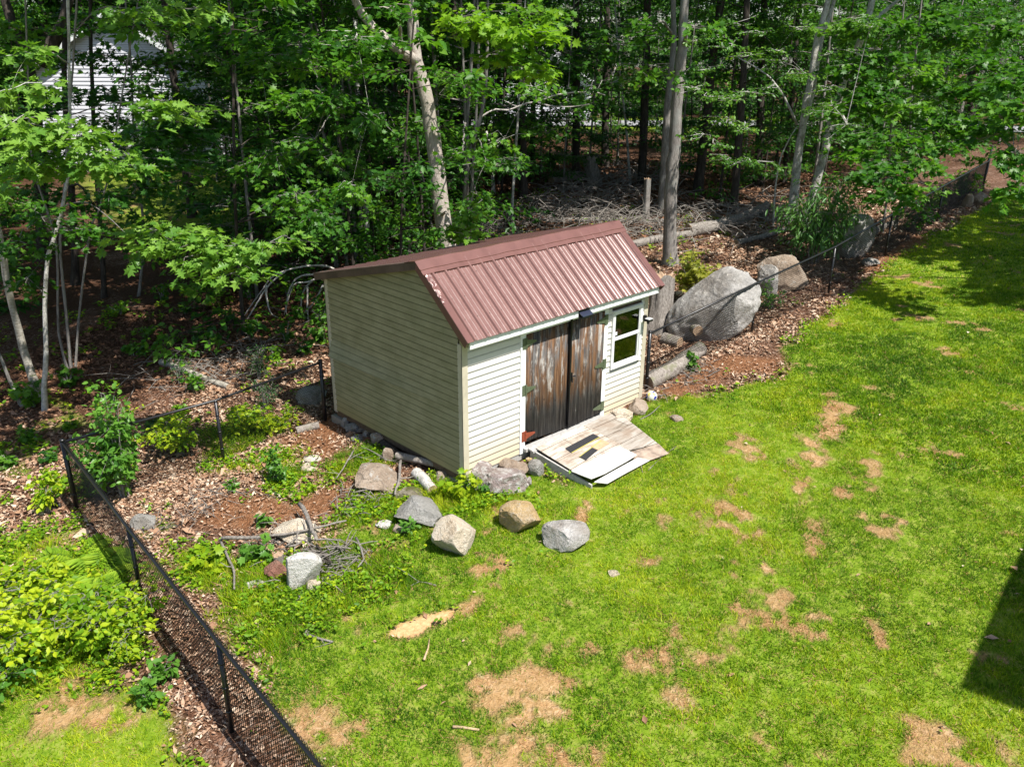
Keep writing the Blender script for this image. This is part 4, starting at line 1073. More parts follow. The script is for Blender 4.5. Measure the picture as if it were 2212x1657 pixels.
def spray(L, tw, c, rad, n, size, rg, droop=.35, flat=.3, out0=None, tint=(.15, .85), tilt=.4, per=9):
    """one spray of foliage: twigs run outwards from c, leaves sit along them"""
    c = np.asarray(c, float); rad = np.asarray(rad, float); nt = max(2, int(n/per))
    th = rg.uniform(0, 2*np.pi, nt); ph = rg.normal(0, flat, nt)
    dr = np.stack([np.cos(th)*np.cos(ph), np.sin(th)*np.cos(ph), np.sin(ph)], 1)
    if out0 is not None: dr = dr+np.asarray(out0)*.8; dr /= np.linalg.norm(dr, axis=1, keepdims=True)
    st = c+rg.normal(0, .22, (nt, 3))*rad; ln = rg.uniform(.5, 1.0, nt)[:, None]*rad
    en = st+dr*ln; en[:, 2] -= droop*np.linalg.norm(en-st, axis=1)*.4
    if tw is not None:
        for i in range(0, nt, 2): tw.append((c, st[i], en[i]))
    u = rg.uniform(.12, 1.05, (nt, per)); P = st[:, None, :]+(en-st)[:, None, :]*u[..., None]
    k = nt*per; P = P.reshape(-1, 3)+rg.normal(0, size*.3, (k, 3))
    D = np.repeat(en-st, per, 0); D /= np.linalg.norm(D, axis=1, keepdims=True)+1e-9
    sd_ = np.stack([-D[:, 1], D[:, 0], D[:, 2]*0], 1)*rg.choice([-1, 1], k)[:, None]
    d = D*.6+sd_*rg.uniform(.2, 1.1, k)[:, None]+rg.normal(0, .3, (k, 3)); d[:, 2] -= droop*rg.uniform(.2, 1.3, k)
    N = rg.normal(0, tilt, (k, 3)); N[:, 2] += 1
    base = rg.uniform(*tint); tt = np.clip(base+rg.normal(0, .2, k), 0, 1)
    L.add(P, d, N, size*rg.uniform(.6, 1.15, k), tt)
def twigs_mesh(tw, V, F, r=.006):
    for c, a, b in tw:
        for p, q, r0, r1 in ((c, a, r*1.3, r), (a, b, r, r*.4)):
            v, f = tube_arr([p, q], [r0, r1], 3, False); n = len(V); V += v; F += [tuple(i+n for i in g) for g in f]

TCOUNT = [0]
def tree(name, lab, trunks, mat, sprays=(), lmat='leaf_maple', kind='maple', crown_top=None, top_h=None, grp=None, cat='tree', loc=None, seed=None, limbs=()):
    """trunks: list of (points, r0, r1). limbs the same. sprays: (centre, radii, leaves, size[, tint])"""
    TCOUNT[0] += 1; seed = seed or TCOUNT[0]; rg = np.random.default_rng(seed+100)
    root = empty(name, loc or trunks[0][0][0], lab, cat, grp)
    V = []; F = []; allp = []
    for i, (pts, r0, r1) in enumerate(list(trunks)+list(limbs)):
        pts = [Vector(p) for p in pts]
        P, rr_ = smooth_path(pts, list(np.linspace(r0, r1, len(pts))), .3, r0*.09, seed*7+i)
        if i < len(trunks):
            allp += [(p, r_) for p, r_ in zip(P, rr_)]
            P = [P[0]-Vector((0, 0, .25))]+P; rr_ = [rr_[0]*1.35]+[r_*(1+.3*math.exp(-((p-P[1]).length)/.25)) for p, r_ in zip(P[1:], rr_)]
        else: allp += [(p, r_) for p, r_ in zip(P, rr_)]
        v, f = tube_arr(P, rr_, 12 if r0 > .06 else 7, True)
        if 0 < i < len(trunks):
            m2 = bpy.data.meshes.new('trunk'); m2.from_pydata(v, [], f); m2.polygons.foreach_set('use_smooth', [True]*len(f)); m2.update(); link('trunk', m2, M[mat], root); continue
        n = len(V); V += v; F += [tuple(q+n for q in g) for g in f]
    me = bpy.data.meshes.new('trunk'); 
    L_ = Leaves(); tw = []
    tp0 = [a[0] for a in allp]
    for sp_ in sorted(sprays, key=lambda s_: min((Vector(s_[0])-q).length for q in tp0)):
        c, rad, n, size = sp_[:4]; tint = sp_[4] if len(sp_) > 4 else (.15, .75)
        c = Vector(c)
        # a limb from the nearest lower trunk point
        best = min(allp, key=lambda a: (a[0]-c).length + max(0, a[0].z-c.z+.1)*2.5)
        q, r_ = best; d = c-q
        if d.length > .35:
            mid = q+d*.5+Vector((0, 0, .05*d.length)); rb = min(r_*.6, .007+.009*d.length)
            P, rr_ = smooth_path([q, mid, c], [rb, rb*.7, rb*.35], .3, rb*.5, seed+len(tw))
            v, f = tube_arr(P, rr_, 5, False); k = len(V); V += v; F += [tuple(i+k for i in g) for g in f]
            allp += list(zip(P[1:], rr_[1:]))
        spray(L_, tw, c, rad, n, size, rg, tint=tint, out0=(d.normalized() if d.length > .5 else None))
    twigs_mesh(tw, V, F)
    if crown_top:
        c, rad, n, size = crown_top; c = np.array(c); tint = (.2, .6)
        k = max(6, int(n/70))
        for i in range(k):
            u = rg.normal(0, 1, 3); u /= np.linalg.norm(u); u *= rg.uniform(.3, 1)**.5
            cc = c+u*np.array(rad); spray(L_, None, cc, np.array(rad)*.33, 70, size, rg, tint=tint)
    me.from_pydata([tuple(v) for v in V], [], F); me.polygons.foreach_set('use_smooth', [True]*len(me.polygons)); me.update()
    link('trunk', me, M[mat], root)
    if L_.c: L_.build('crown', kind, M[lmat], root)
    return root
def up(p, q, h=13.0, lean=.6):
    """continue a trunk above the picture from its last two points"""
    d = (Vector(q)-Vector(p)).normalized(); d.x *= lean; d.y *= lean; d.z = abs(d.z)+.3; d.normalize()
    k = (h-q[2])/max(d.z, .3); q = Vector(q); return [q+d*k*.5, q+d*k]
def trunk_px(L, base=None, h=13, ext=True, rad0=.1, rad1=.04, ref=None, dd=0):
    """L from base upward in picture coordinates"""
    b = ref or (at(*base) if base else at(*L[0])); pts = [b]+[dep(x, y, b) for x, y in (L if base else L[1:])]
    if dd:
        for i, p in enumerate(pts): p += Vector(FH)*(dd*i/len(pts))
    if ext: pts += up(pts[-2], pts[-1], h)
    return (pts, rad0, rad1)
def lean(tk, cs=(0, -4.0)):
    tk[0][-1] += Vector((cs[0], cs[1], 0)); tk[0][-2] += Vector((cs[0], cs[1], 0))*.4; return tk
def px_r(wpx, p): return wpx*.5*depth(p)/FD
def S(px, py, dist, w, h, n, size, tint=(.2, .8)):
    """spray at a picture position and distance; w, h are its half sizes in metres"""
    return (atd(px, py, dist), (w, w, h), n, size, tint)

# --- the forked maple behind the shed
b = at(962, 700)
T1 = K3([(690,1620),(640,1300),(620,1080),(580,800),(530,550),(490,400),(460,150),(440,0)])
tk = trunk_px(T1, (968, 690), 13, rad0=px_r(40, b), rad1=.07)
fork = tk[0][6]
lm = ([fork, dep(*K3([(400,345)])[0], b), dep(*K3([(310,270)])[0], b), dep(*K3([(205,180)])[0], b), dep(*K3([(130,90)])[0], b), dep(*K3([(80,-20)])[0], b), atd(700, -200, 14.5)], px_r(24, b), .06)
tree('maple_tree', 'big forked maple trunk rising right behind the shed roof', [tk], 'bark_maple',
     [S(850,20,14,.5,.25,110,.13), S(1000,500,15,.45,.35,130,.13,(.5,.9)), S(975,490,15,.2,.25,40,.12,(.5,1))],
     limbs=[lm], crown_top=((tk[0][-1].x, tk[0][-1].y, 13), (3.2, 3, 3), 1500, .34))
# --- stems right of the forked maple
def simple(name, lab, L, w, base=None, mat='bark_grey', sprays=(), rad1=None, h=12, crown=True, lmat='leaf_maple', kind='maple', grp=None, ext=True, csz=(2.6, 2.6, 2.5), cn=1300, seed=None, limbs=(), ref=None):
    b = ref or at(*(base or L[0])); tk = trunk_px(L, base, h, ext, px_r(w, b), rad1 or px_r(w, b)*.35, ref)
    if crown: lean(tk, (0, -2.6 if (base or L[0])[0] < 300 else 0))
    tp = tk[0][-1]
    return tree(name, lab, [tk], mat, sprays, lmat, kind, ((tp.x, tp.y, h), csz, cn, .32) if crown else None, grp=grp, seed=seed, limbs=limbs)
YL = (.7, 1.0)
simple('maple_sapling', 'slim grey maple with the bright yellow green spray above the shed', K3([(790,1480),(800,1250),(830,1000),(890,800),(930,600),(945,300),(950,0)]), 11, (1002, 560),
       sprays=[S(985,40,14.5,.6,.25,150,.14,YL), S(1040,50,14,.6,.22,190,.14,YL), S(1100,70,14,.6,.2,190,.14,YL), S(1160,75,13.8,.55,.2,160,.14,YL), S(1085,110,14,.6,.22,130,.14,(.5,.9)), S(1140,145,14,.45,.2,110,.13,(.6,1)), S(1165,160,13.8,.35,.2,80,.13,YL), S(1120,25,14.5,.7,.25,150,.14,(.5,1)), S(1015,70,14.3,.5,.25,130,.13,(.4,.9))], lmat='leaf_lime')
simple('maple_sapling', 'straight slim trunk just left of the slim grey maple pair', K3([(800,1500),(805,1100),(820,700),(850,300),(860,0)]), 11, (1005, 555), sprays=[S(1000,330,16,.6,.4,90,.12), S(1030,420,16,.5,.3,120,.12)])
simple('maple_sapling', 'slim leaning trunk right of the pair behind the roof', K3([(835,1550),(850,1100),(870,800),(890,300),(880,0)]), 8, (1016, 560), sprays=[S(1050,350,17,.6,.4,120,.12), S(1010,460,15,.4,.3,110,.12,(.3,.9))])
simple('maple_tree', 'grey trunk partly hidden behind the forked maple', K3([(660,1400),(640,1000),(620,740),(600,400),(580,0)]), 11, (960, 560), sprays=[S(930,260,19,1,.6,160,.13), S(970,180,18,.8,.5,120,.13)])
# --- cluster left of the maple
simple('maple_tree', 'pale straight trunk standing left behind the shed roof', K3([(180,1650),(150,1200),(110,700),(95,300),(90,0)]), 14, (799, 575), mat='bark_pale', sprays=[S(770,80,15,.7,.4,160,.13), S(800,250,15,.6,.4,140,.12), S(760,400,14,.5,.35,140,.12)])
simple('maple_tree', 'thin crooked trunk two steps left of the pale straight one', K3([(90,1500),(40,1000),(10,600),(-10,0)]), 8, (770, 580), sprays=[S(700,200,15,.8,.5,220,.13), S(730,330,15,.7,.4,200,.12), S(650,100,16,.9,.5,220,.13)])
simple('maple_tree', 'slim trunk between the pale one and the crooked one', K3([(130,1450),(110,1100),(60,600),(0,200),(-60,-50)]), 7, (782, 585), sprays=[S(740,150,15,.7,.4,160,.13), S(680,300,15,.7,.4,160,.12)])
simple('maple_tree', 'short trunk at the left end of the stems behind the shed roof', K3([(30,1650),(10,1300),(-40,700),(-150,200),(-260,-60)]), 8, (752, 590), sprays=[S(620,220,15,.9,.5,260,.13), S(590,330,15,.9,.5,260,.12), S(640,420,14,.7,.4,200,.12), S(560,120,16,1,.5,260,.13), S(690,470,13.5,.5,.35,180,.12,(.3,.9))])
def bare(name, lab, L, w, base, mat='dead_wood', limbs=()):
    b = at(*base); tk = trunk_px(L, base, 9, False, px_r(w, b), px_r(w, b)*.4)
    return tree(name, lab, [tk], mat, limbs=[([dep(x, y, b) for x, y in Q], .014, .005) for Q in limbs])
bare('dead_sapling', 'bare crooked stem with arching twigs left of the forked maple', K3([(550,1640),(500,1350),(430,1050),(370,900),(330,780),(290,690)]), 4.5, (925, 570), limbs=[K3([(410,1060),(440,1090),(500,1115),(560,1100)]), K3([(400,1020),(330,1020),(250,1030)]), K3([(420,1120),(330,1160),(310,1220),(320,1270)])])
bare('dead_sapling', 'grey leaning stem behind the bare crooked one', K3([(440,1600),(400,1300),(350,1130)]), 6, (885, 560), 'bark_grey')
bare('dead_sapling', 'leaning grey pole crossing behind the forked maple', K3([(600,1500),(580,1450),(540,1200),(500,1050),(440,850),(390,680),(270,550)]), 7, (940, 555), 'bark_grey')
bare('birch_snag', 'broken pale birch stub deep behind the shed', K3([(985,1250),(970,1000),(940,850)]), 10, (1066, 420), 'bark_pale')
simple('maple_tree', 'thin spotted trunk in the middle of the wood behind the roof', K3([(1100,1450),(1120,1100),(1140,800),(1170,400),(1190,0)]), 7, (1104, 485), mat='bark_pale', sprays=[S(1090,300,20,.8,.5,120,.13), S(1150,190,20,1,.5,150,.14)])
simple('maple_tree', 'thin far trunk right of the spotted one', K3([(1290,1100),(1300,700),(1290,0)]), 6, (1168, 370), sprays=[S(1180,290,26,1.2,.7,120,.16), S(1240,240,26,1.2,.6,150,.16)])
simple('maple_tree', 'dark far trunk in the middle of the wood', K3([(1240,1100),(1240,500),(1240,0)]), 13, (1150, 370), mat='bark_dark', sprays=[S(1160,120,26,1.6,.8,200,.17)])
simple('maple_tree', 'thin pale trunk standing alone on the open forest floor', K3([(1870,1200),(1850,900),(1830,700),(1800,450),(1780,150),(1770,0)]), 6, (1361, 405), mat='bark_pale', sprays=[S(1340,90,22,1.2,.5,160,.15), S(1320,180,23,1,.5,120,.15)])
simple('maple_tree', 'dark thin trunk left of the lone pale trunk', K3([(1700,1050),(1720,900),(1690,300),(1680,0)]), 8, (1306, 350), mat='bark_dark', sprays=[S(1290,120,28,1.6,.8,220,.17), S(1260,200,28,1.4,.6,160,.17)])
# the two thick trunks
simple('oak_tree', 'thick dark furrowed trunk behind the right end of the shed', K3([(2130,1650),(2130,1300),(2160,900),(2190,500),(2215,200),(2225,0)]), 32, (1448, 572), mat='bark_grey', sprays=[S(1490,150,17,.6,.3,70,.11), S(1500,60,17,.7,.4,90,.12)], h=15, csz=(4, 4, 3.5), cn=2400)
simple('oak_tree', 'slightly thinner trunk leaning behind the thick furrowed one', K3([(2070,1380),(2100,900),(2120,600),(2150,300),(2150,0)]), 19, (1428, 468), mat='bark_grey', sprays=[S(1400,60,22,1.2,.5,160,.15), S(1390,140,22,1.2,.5,130,.15)], h=15, csz=(4, 4, 3.5), cn=1800)
# smooth barked twin right of them
bA = at(1709, 482)
tA = trunk_px(K4([(700,1440),(730,1100),(770,850),(800,650),(840,450),(870,250),(940,0)]), (1709, 482), 14, True, px_r(18, bA), .07)
tC = trunk_px(K4([(770,900),(850,550),(900,250),(980,0)]), (1716, 470), 14, True, px_r(11, bA), .05)
RO = (.1, .6)
tree('beech_tree', 'smooth grey trunk with a second stem behind and bare lower branches', [tA, tC], 'bark_pale',
     [S(x, y, d, .5, .16, n, .09, RO) for x, y, d, n in ((1500,90,17,70),(1540,80,17.5,80),(1580,100,18,90),(1620,120,19,90),(1660,130,20,80),(1540,150,17,70),(1500,190,16.5,90),(1530,210,16.8,100),(1575,215,17.5,100),(1620,200,18.5,100),(1660,190,19.5,90),(1560,260,17.5,100),(1610,280,18.5,110),(1520,290,17.5,90),(1570,340,18,120),(1620,345,19,110),(1660,350,19.5,80),(1540,310,17,80),(1700,160,20,80),(1740,160,20,90),(1680,110,20,70),(1640,70,20,90),(1590,50,19,90),(1720,60,20,70))],
     'leaf_oak', 'oval', ((tA[0][-1].x, tA[0][-1].y, 14), (3.6, 3.4, 3), 2400, .36),
     limbs=[([dep(*p, bA) for p in K4([(740,810),(690,700),(640,600),(560,500),(440,420),(330,360)])], px_r(6, bA), .012)])
bB = at(1732, 483)
tB = trunk_px(K4([(765,1440),(830,1300),(900,1050),(960,800),(1020,600),(1090,400),(1180,200),(1230,0)]), (1731, 483), 14, True, px_r(20, bB), .07)
tree('beech_tree', 'leaning smooth grey trunk with long bare limbs to the right', [tB], 'bark_pale',
     [S(x, y, d, .5, .16, n, .09, RO) for x, y, d, n in ((1790,190,20,90),(1800,230,20,90),(1780,120,20,70),(1830,110,20,80),(1790,300,20,90),(1830,270,20,70),(1760,240,20,80),(1880,60,20,90),(1850,40,20,80))],
     'leaf_oak', 'oval', ((tB[0][-1].x, tB[0][-1].y, 14), (3.6, 3.4, 3), 2400, .36),
     limbs=[([dep(*p, bB) for p in K4([(1195,185),(1290,90),(1400,0),(1520,-110)])], px_r(10, bB), .03), ([dep(*p, bB) for p in K4([(1105,440),(1200,340),(1320,260),(1400,170),(1500,80),(1640,0),(1760,-60)])], px_r(8, bB), .02),
            ([dep(*p, bB) for p in K4([(1060,500),(1100,540),(1160,620),(1210,700),(1275,790)])], px_r(5, bB), .02), ([dep(*p, bB) for p in K4([(960,820),(1020,920),(1045,970),(1020,1010),(930,1025)])], .018, .006)])
bare('dead_sapling', 'thin curving grey sapling left of the smooth twin trunks', K4([(585,1460),(600,1200),(640,1000),(700,880),(740,820)]), 4.5, (1670, 490), 'bark_pale')
simple('pine_tree', 'dark straight trunk far behind the small leaved branches', K4([(480,1250),(500,850),(510,400),(530,0)]), 22, (1635, 400), mat='bark_dark', sprays=[S(1640,60,30,1.8,.8,200,.18), S(1600,160,30,1.5,.6,130,.17)])
simple('maple_tree', 'dark trunk at the roadside in the upper right', K4([(1870,900),(1860,650),(1880,300),(1900,0)]), 17, (2096, 305), mat='bark_dark', h=13, sprays=[S(2100,100,32,2.5,1.2,420,.22,(.1,.6)), S(2180,170,32,2,1,300,.22,(.2,.8)), S(2150,40,32,2.5,1,300,.22)])
simple('maple_sapling', 'pale stem leaning behind the fence post near the narrow leaved shrub', K4([(1370,1500),(1410,1300),(1440,1180),(1470,900),(1480,600)]), 8, (1930, 498), mat='bark_grey', h=9, lmat='leaf_maple',
       sprays=[S(x, y, d, .9, .35, n, .17, (.2, .8)) for x, y, d, n in ((1900,380,20,230),(1960,400,20,230),(1930,420,19.5,160),(1860,330,21,260),(1990,350,20.5,240),(2040,320,21,240),(1880,290,21.5,240),(1950,300,21,240),(1900,350,20.6,160))], csz=(2, 2, 2), cn=500)
simple('maple_sapling', 'thin stem behind the fence left of the pale leaning stem', K4([(1290,1500),(1330,1200),(1340,900)]), 6, (1906, 503), mat='bark_grey', h=8, sprays=[S(x, y, d, 1.1, .45, int(n*1.2), .18, (.35, 1)) for x, y, d, n in ((1850,230,22,300),(1900,200,22,300),(1960,230,22,300),(2020,260,22,300),(1850,150,23,300),(1920,130,23,300),(1990,160,23,280),(2060,200,22,300),(2090,270,21.5,240),(2110,140,22,300),(1860,60,24,300),(1940,60,24,300),(2040,80,24,300),(2150,60,23,300))], csz=(2, 2, 2), cn=500)

# --- left edge: birch, oak stems and big oak leaves
simple('birch_tree', 'spotted birch trunk leaning at the left edge', K5([(250,930),(240,870),(180,700),(120,480),(60,250),(20,0)])+[(-6, 480), (-20, 380)], 20, (83, 862), mat='bark_birch', sprays=[S(20,430,13.5,.6,.3,80,.12)], ext=True, h=13)
simple('oak_sapling', 'slim stem beside the birch whose foot stands forward on the leaves', K5([(290,1000),(285,850),(300,600),(290,350),(310,0)])+K3([(0,0)])[:0]+[(122,500),(140,420),(152,350),(150,200)], 12, (97, 888), mat='bark_pale', lmat='leaf_oak', kind='oak',
       sprays=[S(x, y, d, .55, .22, n, .21, t_) for x, y, d, n, t_ in ((20,200,11.5,60,(.5,1)),(55,180,11.5,60,(.5,1)),(30,260,11,70,(.6,1)),(80,300,11,60,(.6,1)),(120,290,11,80,(.6,1)),(165,300,11,80,(.7,1)),(200,330,11.2,80,(.6,1)),(230,350,11.4,50,(.4,.9)),(20,340,11,70,(.5,1)),(60,360,11,50,(.4,.8)),(15,420,11,60,(.4,.8)),(110,340,11.2,60,(.4,.9)),(170,350,11.2,60,(.4,.9)),(60,120,12,60,(.3,.7)))], h=12)
simple('oak_sapling', 'oak stem whose sunlit branch reaches right across the shade', K5([(470,740),(460,720),(430,400),(400,100)])+[(130,520),(140,400),(150,250),(160,100)], 8, (154, 800), mat='bark_grey', lmat='leaf_oak', kind='oak',
       sprays=[S(x, y, d, .5, .17, n, .2, t_) for x, y, d, n, t_ in ((280,510,12,60,(.6,1)),(330,500,12,70,(.6,1)),(370,520,11.8,80,(.6,1)),(420,510,11.8,90,(.6,1)),(470,520,11.6,90,(.6,1)),(520,530,11.6,90,(.6,1)),(560,525,11.8,60,(.5,1)),(610,510,12.2,50,(.3,.7)),(480,560,11.4,70,(.7,1)),(510,590,11.3,60,(.7,1)),(430,550,11.6,60,(.5,.9)),(300,540,12,40,(.4,.8)),(350,220,13,60,(.5,1)),(320,235,13,60,(.4,.9)),(400,245,13.5,60,(.4,.9)),(290,20,13,60,(.5,1)),(430,20,13.5,80,(.5,1)),(340,30,13,60,(.4,.9)))], h=11)
simple('oak_sapling', 'thin leaning stem right of the oak stems at left', K5([(490,720),(510,400),(560,0)])+[(200,480),(230,400)], 6, (163, 795), mat='bark_grey', sprays=[S(240,420,14,.7,.3,160,.13,(.1,.5)), S(300,400,14,.7,.3,160,.13,(.1,.5)), S(280,340,14.5,.8,.4,200,.14,(.1,.5)), S(360,350,14.5,.8,.4,200,.14,(.1,.5)), S(380,280,15,.8,.4,200,.14,(.1,.6)), S(310,280,15,.8,.4,200,.14,(.1,.5))], h=11)
simple('maple_sapling', 'thin forked stem between the birch and the oak stems', K5([(440,740),(380,500),(370,0)])+[(110,480),(70,350),(60,150)], 6, (147, 802), mat='bark_grey', sprays=[S(90,470,13,.7,.3,160,.12,(.1,.6)), S(40,520,13,.6,.3,140,.12,(.1,.6)), S(60,600,13,.5,.3,120,.12,(.2,.7)), S(160,500,13.4,.6,.3,140,.12,(.1,.5))], h=11)
simple('birch_tree', 'bent trunk low at the left edge under the birch', K5([(150,970),(130,950),(60,800),(0,650)])+[(-30, 700)], 12, (50, 878), mat='bark_grey', ext=False, crown=False)
simple('maple_sapling', 'leafy maple partly screening the grey house', [(300, 640), (310, 500), (290, 300), (280, 100)], 7, (300, 640), mat='bark_grey', lmat='leaf_deep',
       sprays=[S(x, y, d, 1.0, .45, 190, .15, (.1, .7)) for x, y, d in ((230,120,21),(330,130,22),(420,150,22),(390,230,21),(450,260,21),(300,200,20),(250,260,20),(330,300,19.5),(200,310,19.5),(400,330,20),(150,210,20),(260,60,22),(350,50,23),(180,40,22),(60,300,18),(100,240,19),(470,100,22),(440,50,22),(140,120,21),(510,200,21))], h=12)
# dark old trunks behind
simple('oak_tree', 'massive dark trunk in the upper left in front of the grey house', [(95,560),(90,430),(75,250),(60,130),(30,60),(0,-40)], 32, (97, 560), mat='bark_dark', h=13, csz=(4, 4, 3), cn=2000, limbs=[([atd(90,140,19), atd(118,85,19), atd(135,50,19), atd(160,-30,19)], .16, .08)], sprays=[S(60,60,18,1,.5,200,.15), S(20,120,17,.9,.5,160,.15), S(160,60,19,1,.5,160,.15)])
simple('oak_tree', 'dark trunk in the shade left of the bare lawn', [(163,612),(160,500),(150,350),(140,200),(140,0)], 17, (163, 614), mat='bark_dark', sprays=[S(200,440,19,.9,.4,140,.14,(.1,.4)), S(140,420,18,.9,.4,140,.14,(.1,.4))])
simple('oak_tree', 'dark trunk at the edge of the bare lawn behind the left fence', [(225,640),(222,560),(210,400),(200,200),(195,0)], 12, (225, 642), mat='bark_dark', sprays=[S(300,470,17,.9,.4,140,.14,(.1,.4)), S(240,200,19,1,.5,150,.14,(.1,.6))])

# --- drooping dead branches at the back left shed corner
DB = [[(2209,120),(2130,70),(2000,65),(1850,95),(1760,140),(1690,230),(1600,360),(1530,480),(1550,650)], [(2100,120),(1950,130),(1880,200),(1850,330),(1860,400)], [(2150,100),(2060,140),(1980,200),(1950,290),(1960,400),(2000,560),(2050,610)],
      [(2090,190),(2050,270),(1990,350),(1900,420),(1800,470)], [(1850,95),(1740,190),(1650,330),(1570,470),(1560,560),(1610,600)], [(2130,110),(1990,170),(1900,190),(1840,380)], [(1990,200),(1990,330),(2000,470),(1990,570)], [(2050,280),(2070,340),(2060,470)], [(1720,190),(1730,300),(1760,380),(1800,400)]]
bd = at(735, 690); mb = MB()
for i, Lp in enumerate(DB):
    P, rr_ = smooth_path([dep(*p, bd+Vector(FH)*(.5-.1*i)) for p in K5(Lp)], list(np.linspace(.026, .009, len(Lp))), .1, .008, i); mb.tube(P, rr_, 6)
tag(mb.build('dead_branch', M['dead_white'], None, True), 'arching bare white branches drooping beside the back left shed corner', 'branch')
bare_b = at(1066, 430); mb = MB()
bb_ = at(1016, 560)+Vector(FH)*1.0
for Lp, r in (([(860,800),(920,750),(1000,710),(1080,715),(1200,670),(1270,660),(1400,615),(1540,598),(1650,598),(1700,615),(1735,645)], .022), ([(1270,665),(1370,690),(1500,692),(1610,675)], .014), ([(1360,690),(1440,745)], .01), ([(1650,598),(1690,520)], .01), ([(1605,598),(1630,520)], .009), ([(1400,615),(1420,570)], .008), ([(1580,600),(1585,560)], .007), ([(1200,670),(1140,690),(1050,650)], .01)):
    P, rr_ = smooth_path([dep(*p, bb_) for p in K3(Lp)], list(np.linspace(r*1.3, r*.7, len(Lp))), .12, r*.4, 3); mb.tube(P, rr_, 6)
tag(mb.build('dead_branch', M['dead_white'], None, True), 'long bare branch reaching right above the shed roof', 'branch')

# ------------------------------------------------------------------ shrubs and plants
def bush(name, px, py, w, h, n, size, lab, lmat, kind='oval', stems=5, tint=(.3, .9), cat='shrub', grp=None, seed=1, droop=.3, flat=.7, tilt=.5, dz=0):
    """px, py: foot of the plant in the picture; w, h in metres"""
    p = at(px, py); rg = np.random.default_rng(seed+500); root = empty(name, p, lab, cat, grp)
    V = []; F = []; L_ = Leaves(); tw = []
    for i in range(stems):
        a = rg.uniform(0, 6.28); rr2 = w*.5*rg.uniform(.1, .95); hh = h*rg.uniform(.55, 1.0)*(1-.35*(rr2/(w*.5))**2)
        e = p+Vector((math.cos(a)*rr2, math.sin(a)*rr2, hh)); mid = p+Vector((math.cos(a)*rr2*.35, math.sin(a)*rr2*.35, hh*.55))
        P, rr_ = smooth_path([p+Vector((math.cos(a), math.sin(a), 0))*rr2*.15, mid, e], [.012, .009, .004], .1, .006, i+seed)
        v, f = tube_arr(P, rr_, 5, False); k = len(V); V += v; F += [tuple(q+k for q in g) for g in f]
        m_ = max(2, int(hh/.28))
        for j in range(m_):
            t_ = .3+.7*(j+1)/m_; q = P[min(len(P)-1, int(t_*(len(P)-1)))]
            spray(L_, tw, np.array(q), (w*.24, w*.24, h*.16), max(6, int(n/stems/m_)), size, rg, droop, flat, tint=(tint[0]+(tint[1]-tint[0])*rg.random()*.9, tint[1]), tilt=tilt, per=6)
    twigs_mesh(tw, V, F, .003)
    me = bpy.data.meshes.new('stem'); me.from_pydata(V, [], F); me.update(); link('stem', me, M['bark_grey'], root)
    L_.build('foliage', kind, M[lmat], root); return root
bush('young_tree', 275, 1075, 1.05, 1.75, 1700, .115, 'tall bright leafy sapling in front of the left fence rail', 'leaf_sap', stems=14, seed=2, tint=(.2, 1))
bush('shrub', 395, 985, .9, .75, 800, .11, 'lime green shrub behind the fence left of the middle post', 'leaf_bush', stems=7, seed=3)
bush('shrub', 510, 940, .8, .55, 650, .1, 'lime green shrub right behind the middle post of the left fence', 'leaf_bush', stems=6, seed=4)
bush('shrub', 590, 925, 1.0, .4, 600, .09, 'low bright shrub against the left fence near the short log', 'leaf_bush', stems=7, seed=5)
bush('shrub', 105, 1110, .6, .7, 480, .09, 'small yellow green shrub outside the far left fence corner', 'leaf_bush', stems=6, seed=6)
bush('shrub', 600, 1045, .45, .65, 330, .09, 'leafy weed clump on the soil between fence and brown boulder', 'leaf_sap', stems=5, seed=7)
bush('shrub', 1000, 1075, .55, .4, 150, .12, 'bright broad leaved plant at the near shed corner', 'leaf_bush', stems=6, seed=8, kind='maple')
bush('weed', 1035, 1070, .3, .3, 60, .09, 'small dark leaved weed between the shed corner block and the lichen rock', 'leaf_sap', stems=4, seed=9)
bush('weed', 555, 1215, .4, .38, 90, .12, 'maple seedling left of the red rock', 'leaf_sap', stems=4, seed=10, kind='maple')
bush('weed', 440, 1225, .4, .25, 70, .12, 'yellow green maple seedling among weeds left of the sticks', 'leaf_bush', stems=4, seed=11, kind='maple')
bush('weed', 885, 1150, .25, .3, 45, .09, 'sprig with bright leaves by the dark wedge boulder', 'leaf_sap', stems=3, seed=12)
bush('weed', 575, 1138, .2, .25, 36, .09, 'tiny seedling in front of the thin sawn stump', 'leaf_sap', stems=3, seed=13)
bush('weed', 505, 1060, .2, .2, 30, .08, 'tiny green seedling alone on the bare soil', 'leaf_sap', stems=3, seed=14)
bush('weed', 1485, 800, .45, .35, 100, .1, 'bright green seedlings by the fat dead log at the right fence', 'leaf_sap', stems=5, seed=15, kind='maple')
bush('shrub', 700, 700, .7, .7, 260, .1, 'bright leafy sprout beside the back left shed corner', 'leaf_sap', stems=6, seed=16)
bush('shrub', 1490, 655, 1.25, 1.45, 900, .12, 'yellow leaved maple shrub behind the huge pale boulder', 'leaf_yellow', stems=11, seed=17, kind='maple', tint=(.2, 1))
bush('shrub', 1660, 668, .9, .6, 320, .08, 'dense small leaved weeds between the two boulders and the fence', 'leaf_sap', stems=8, seed=18, kind='oval', tint=(.1, .6))
bush('shrub', 1420, 620, .5, .5, 160, .07, 'dark young pine behind the right roof corner', 'pine', stems=6, seed=19, kind='narrow', tilt=1)
bush('shrub', 1755, 572, 2.9, 2.5, 2600, .19, 'narrow leaved shrub arching over the fence and mossy boulder', 'leaf_narrow', stems=13, seed=20, kind='narrow', droop=.8, tint=(.3, 1), tilt=.6)
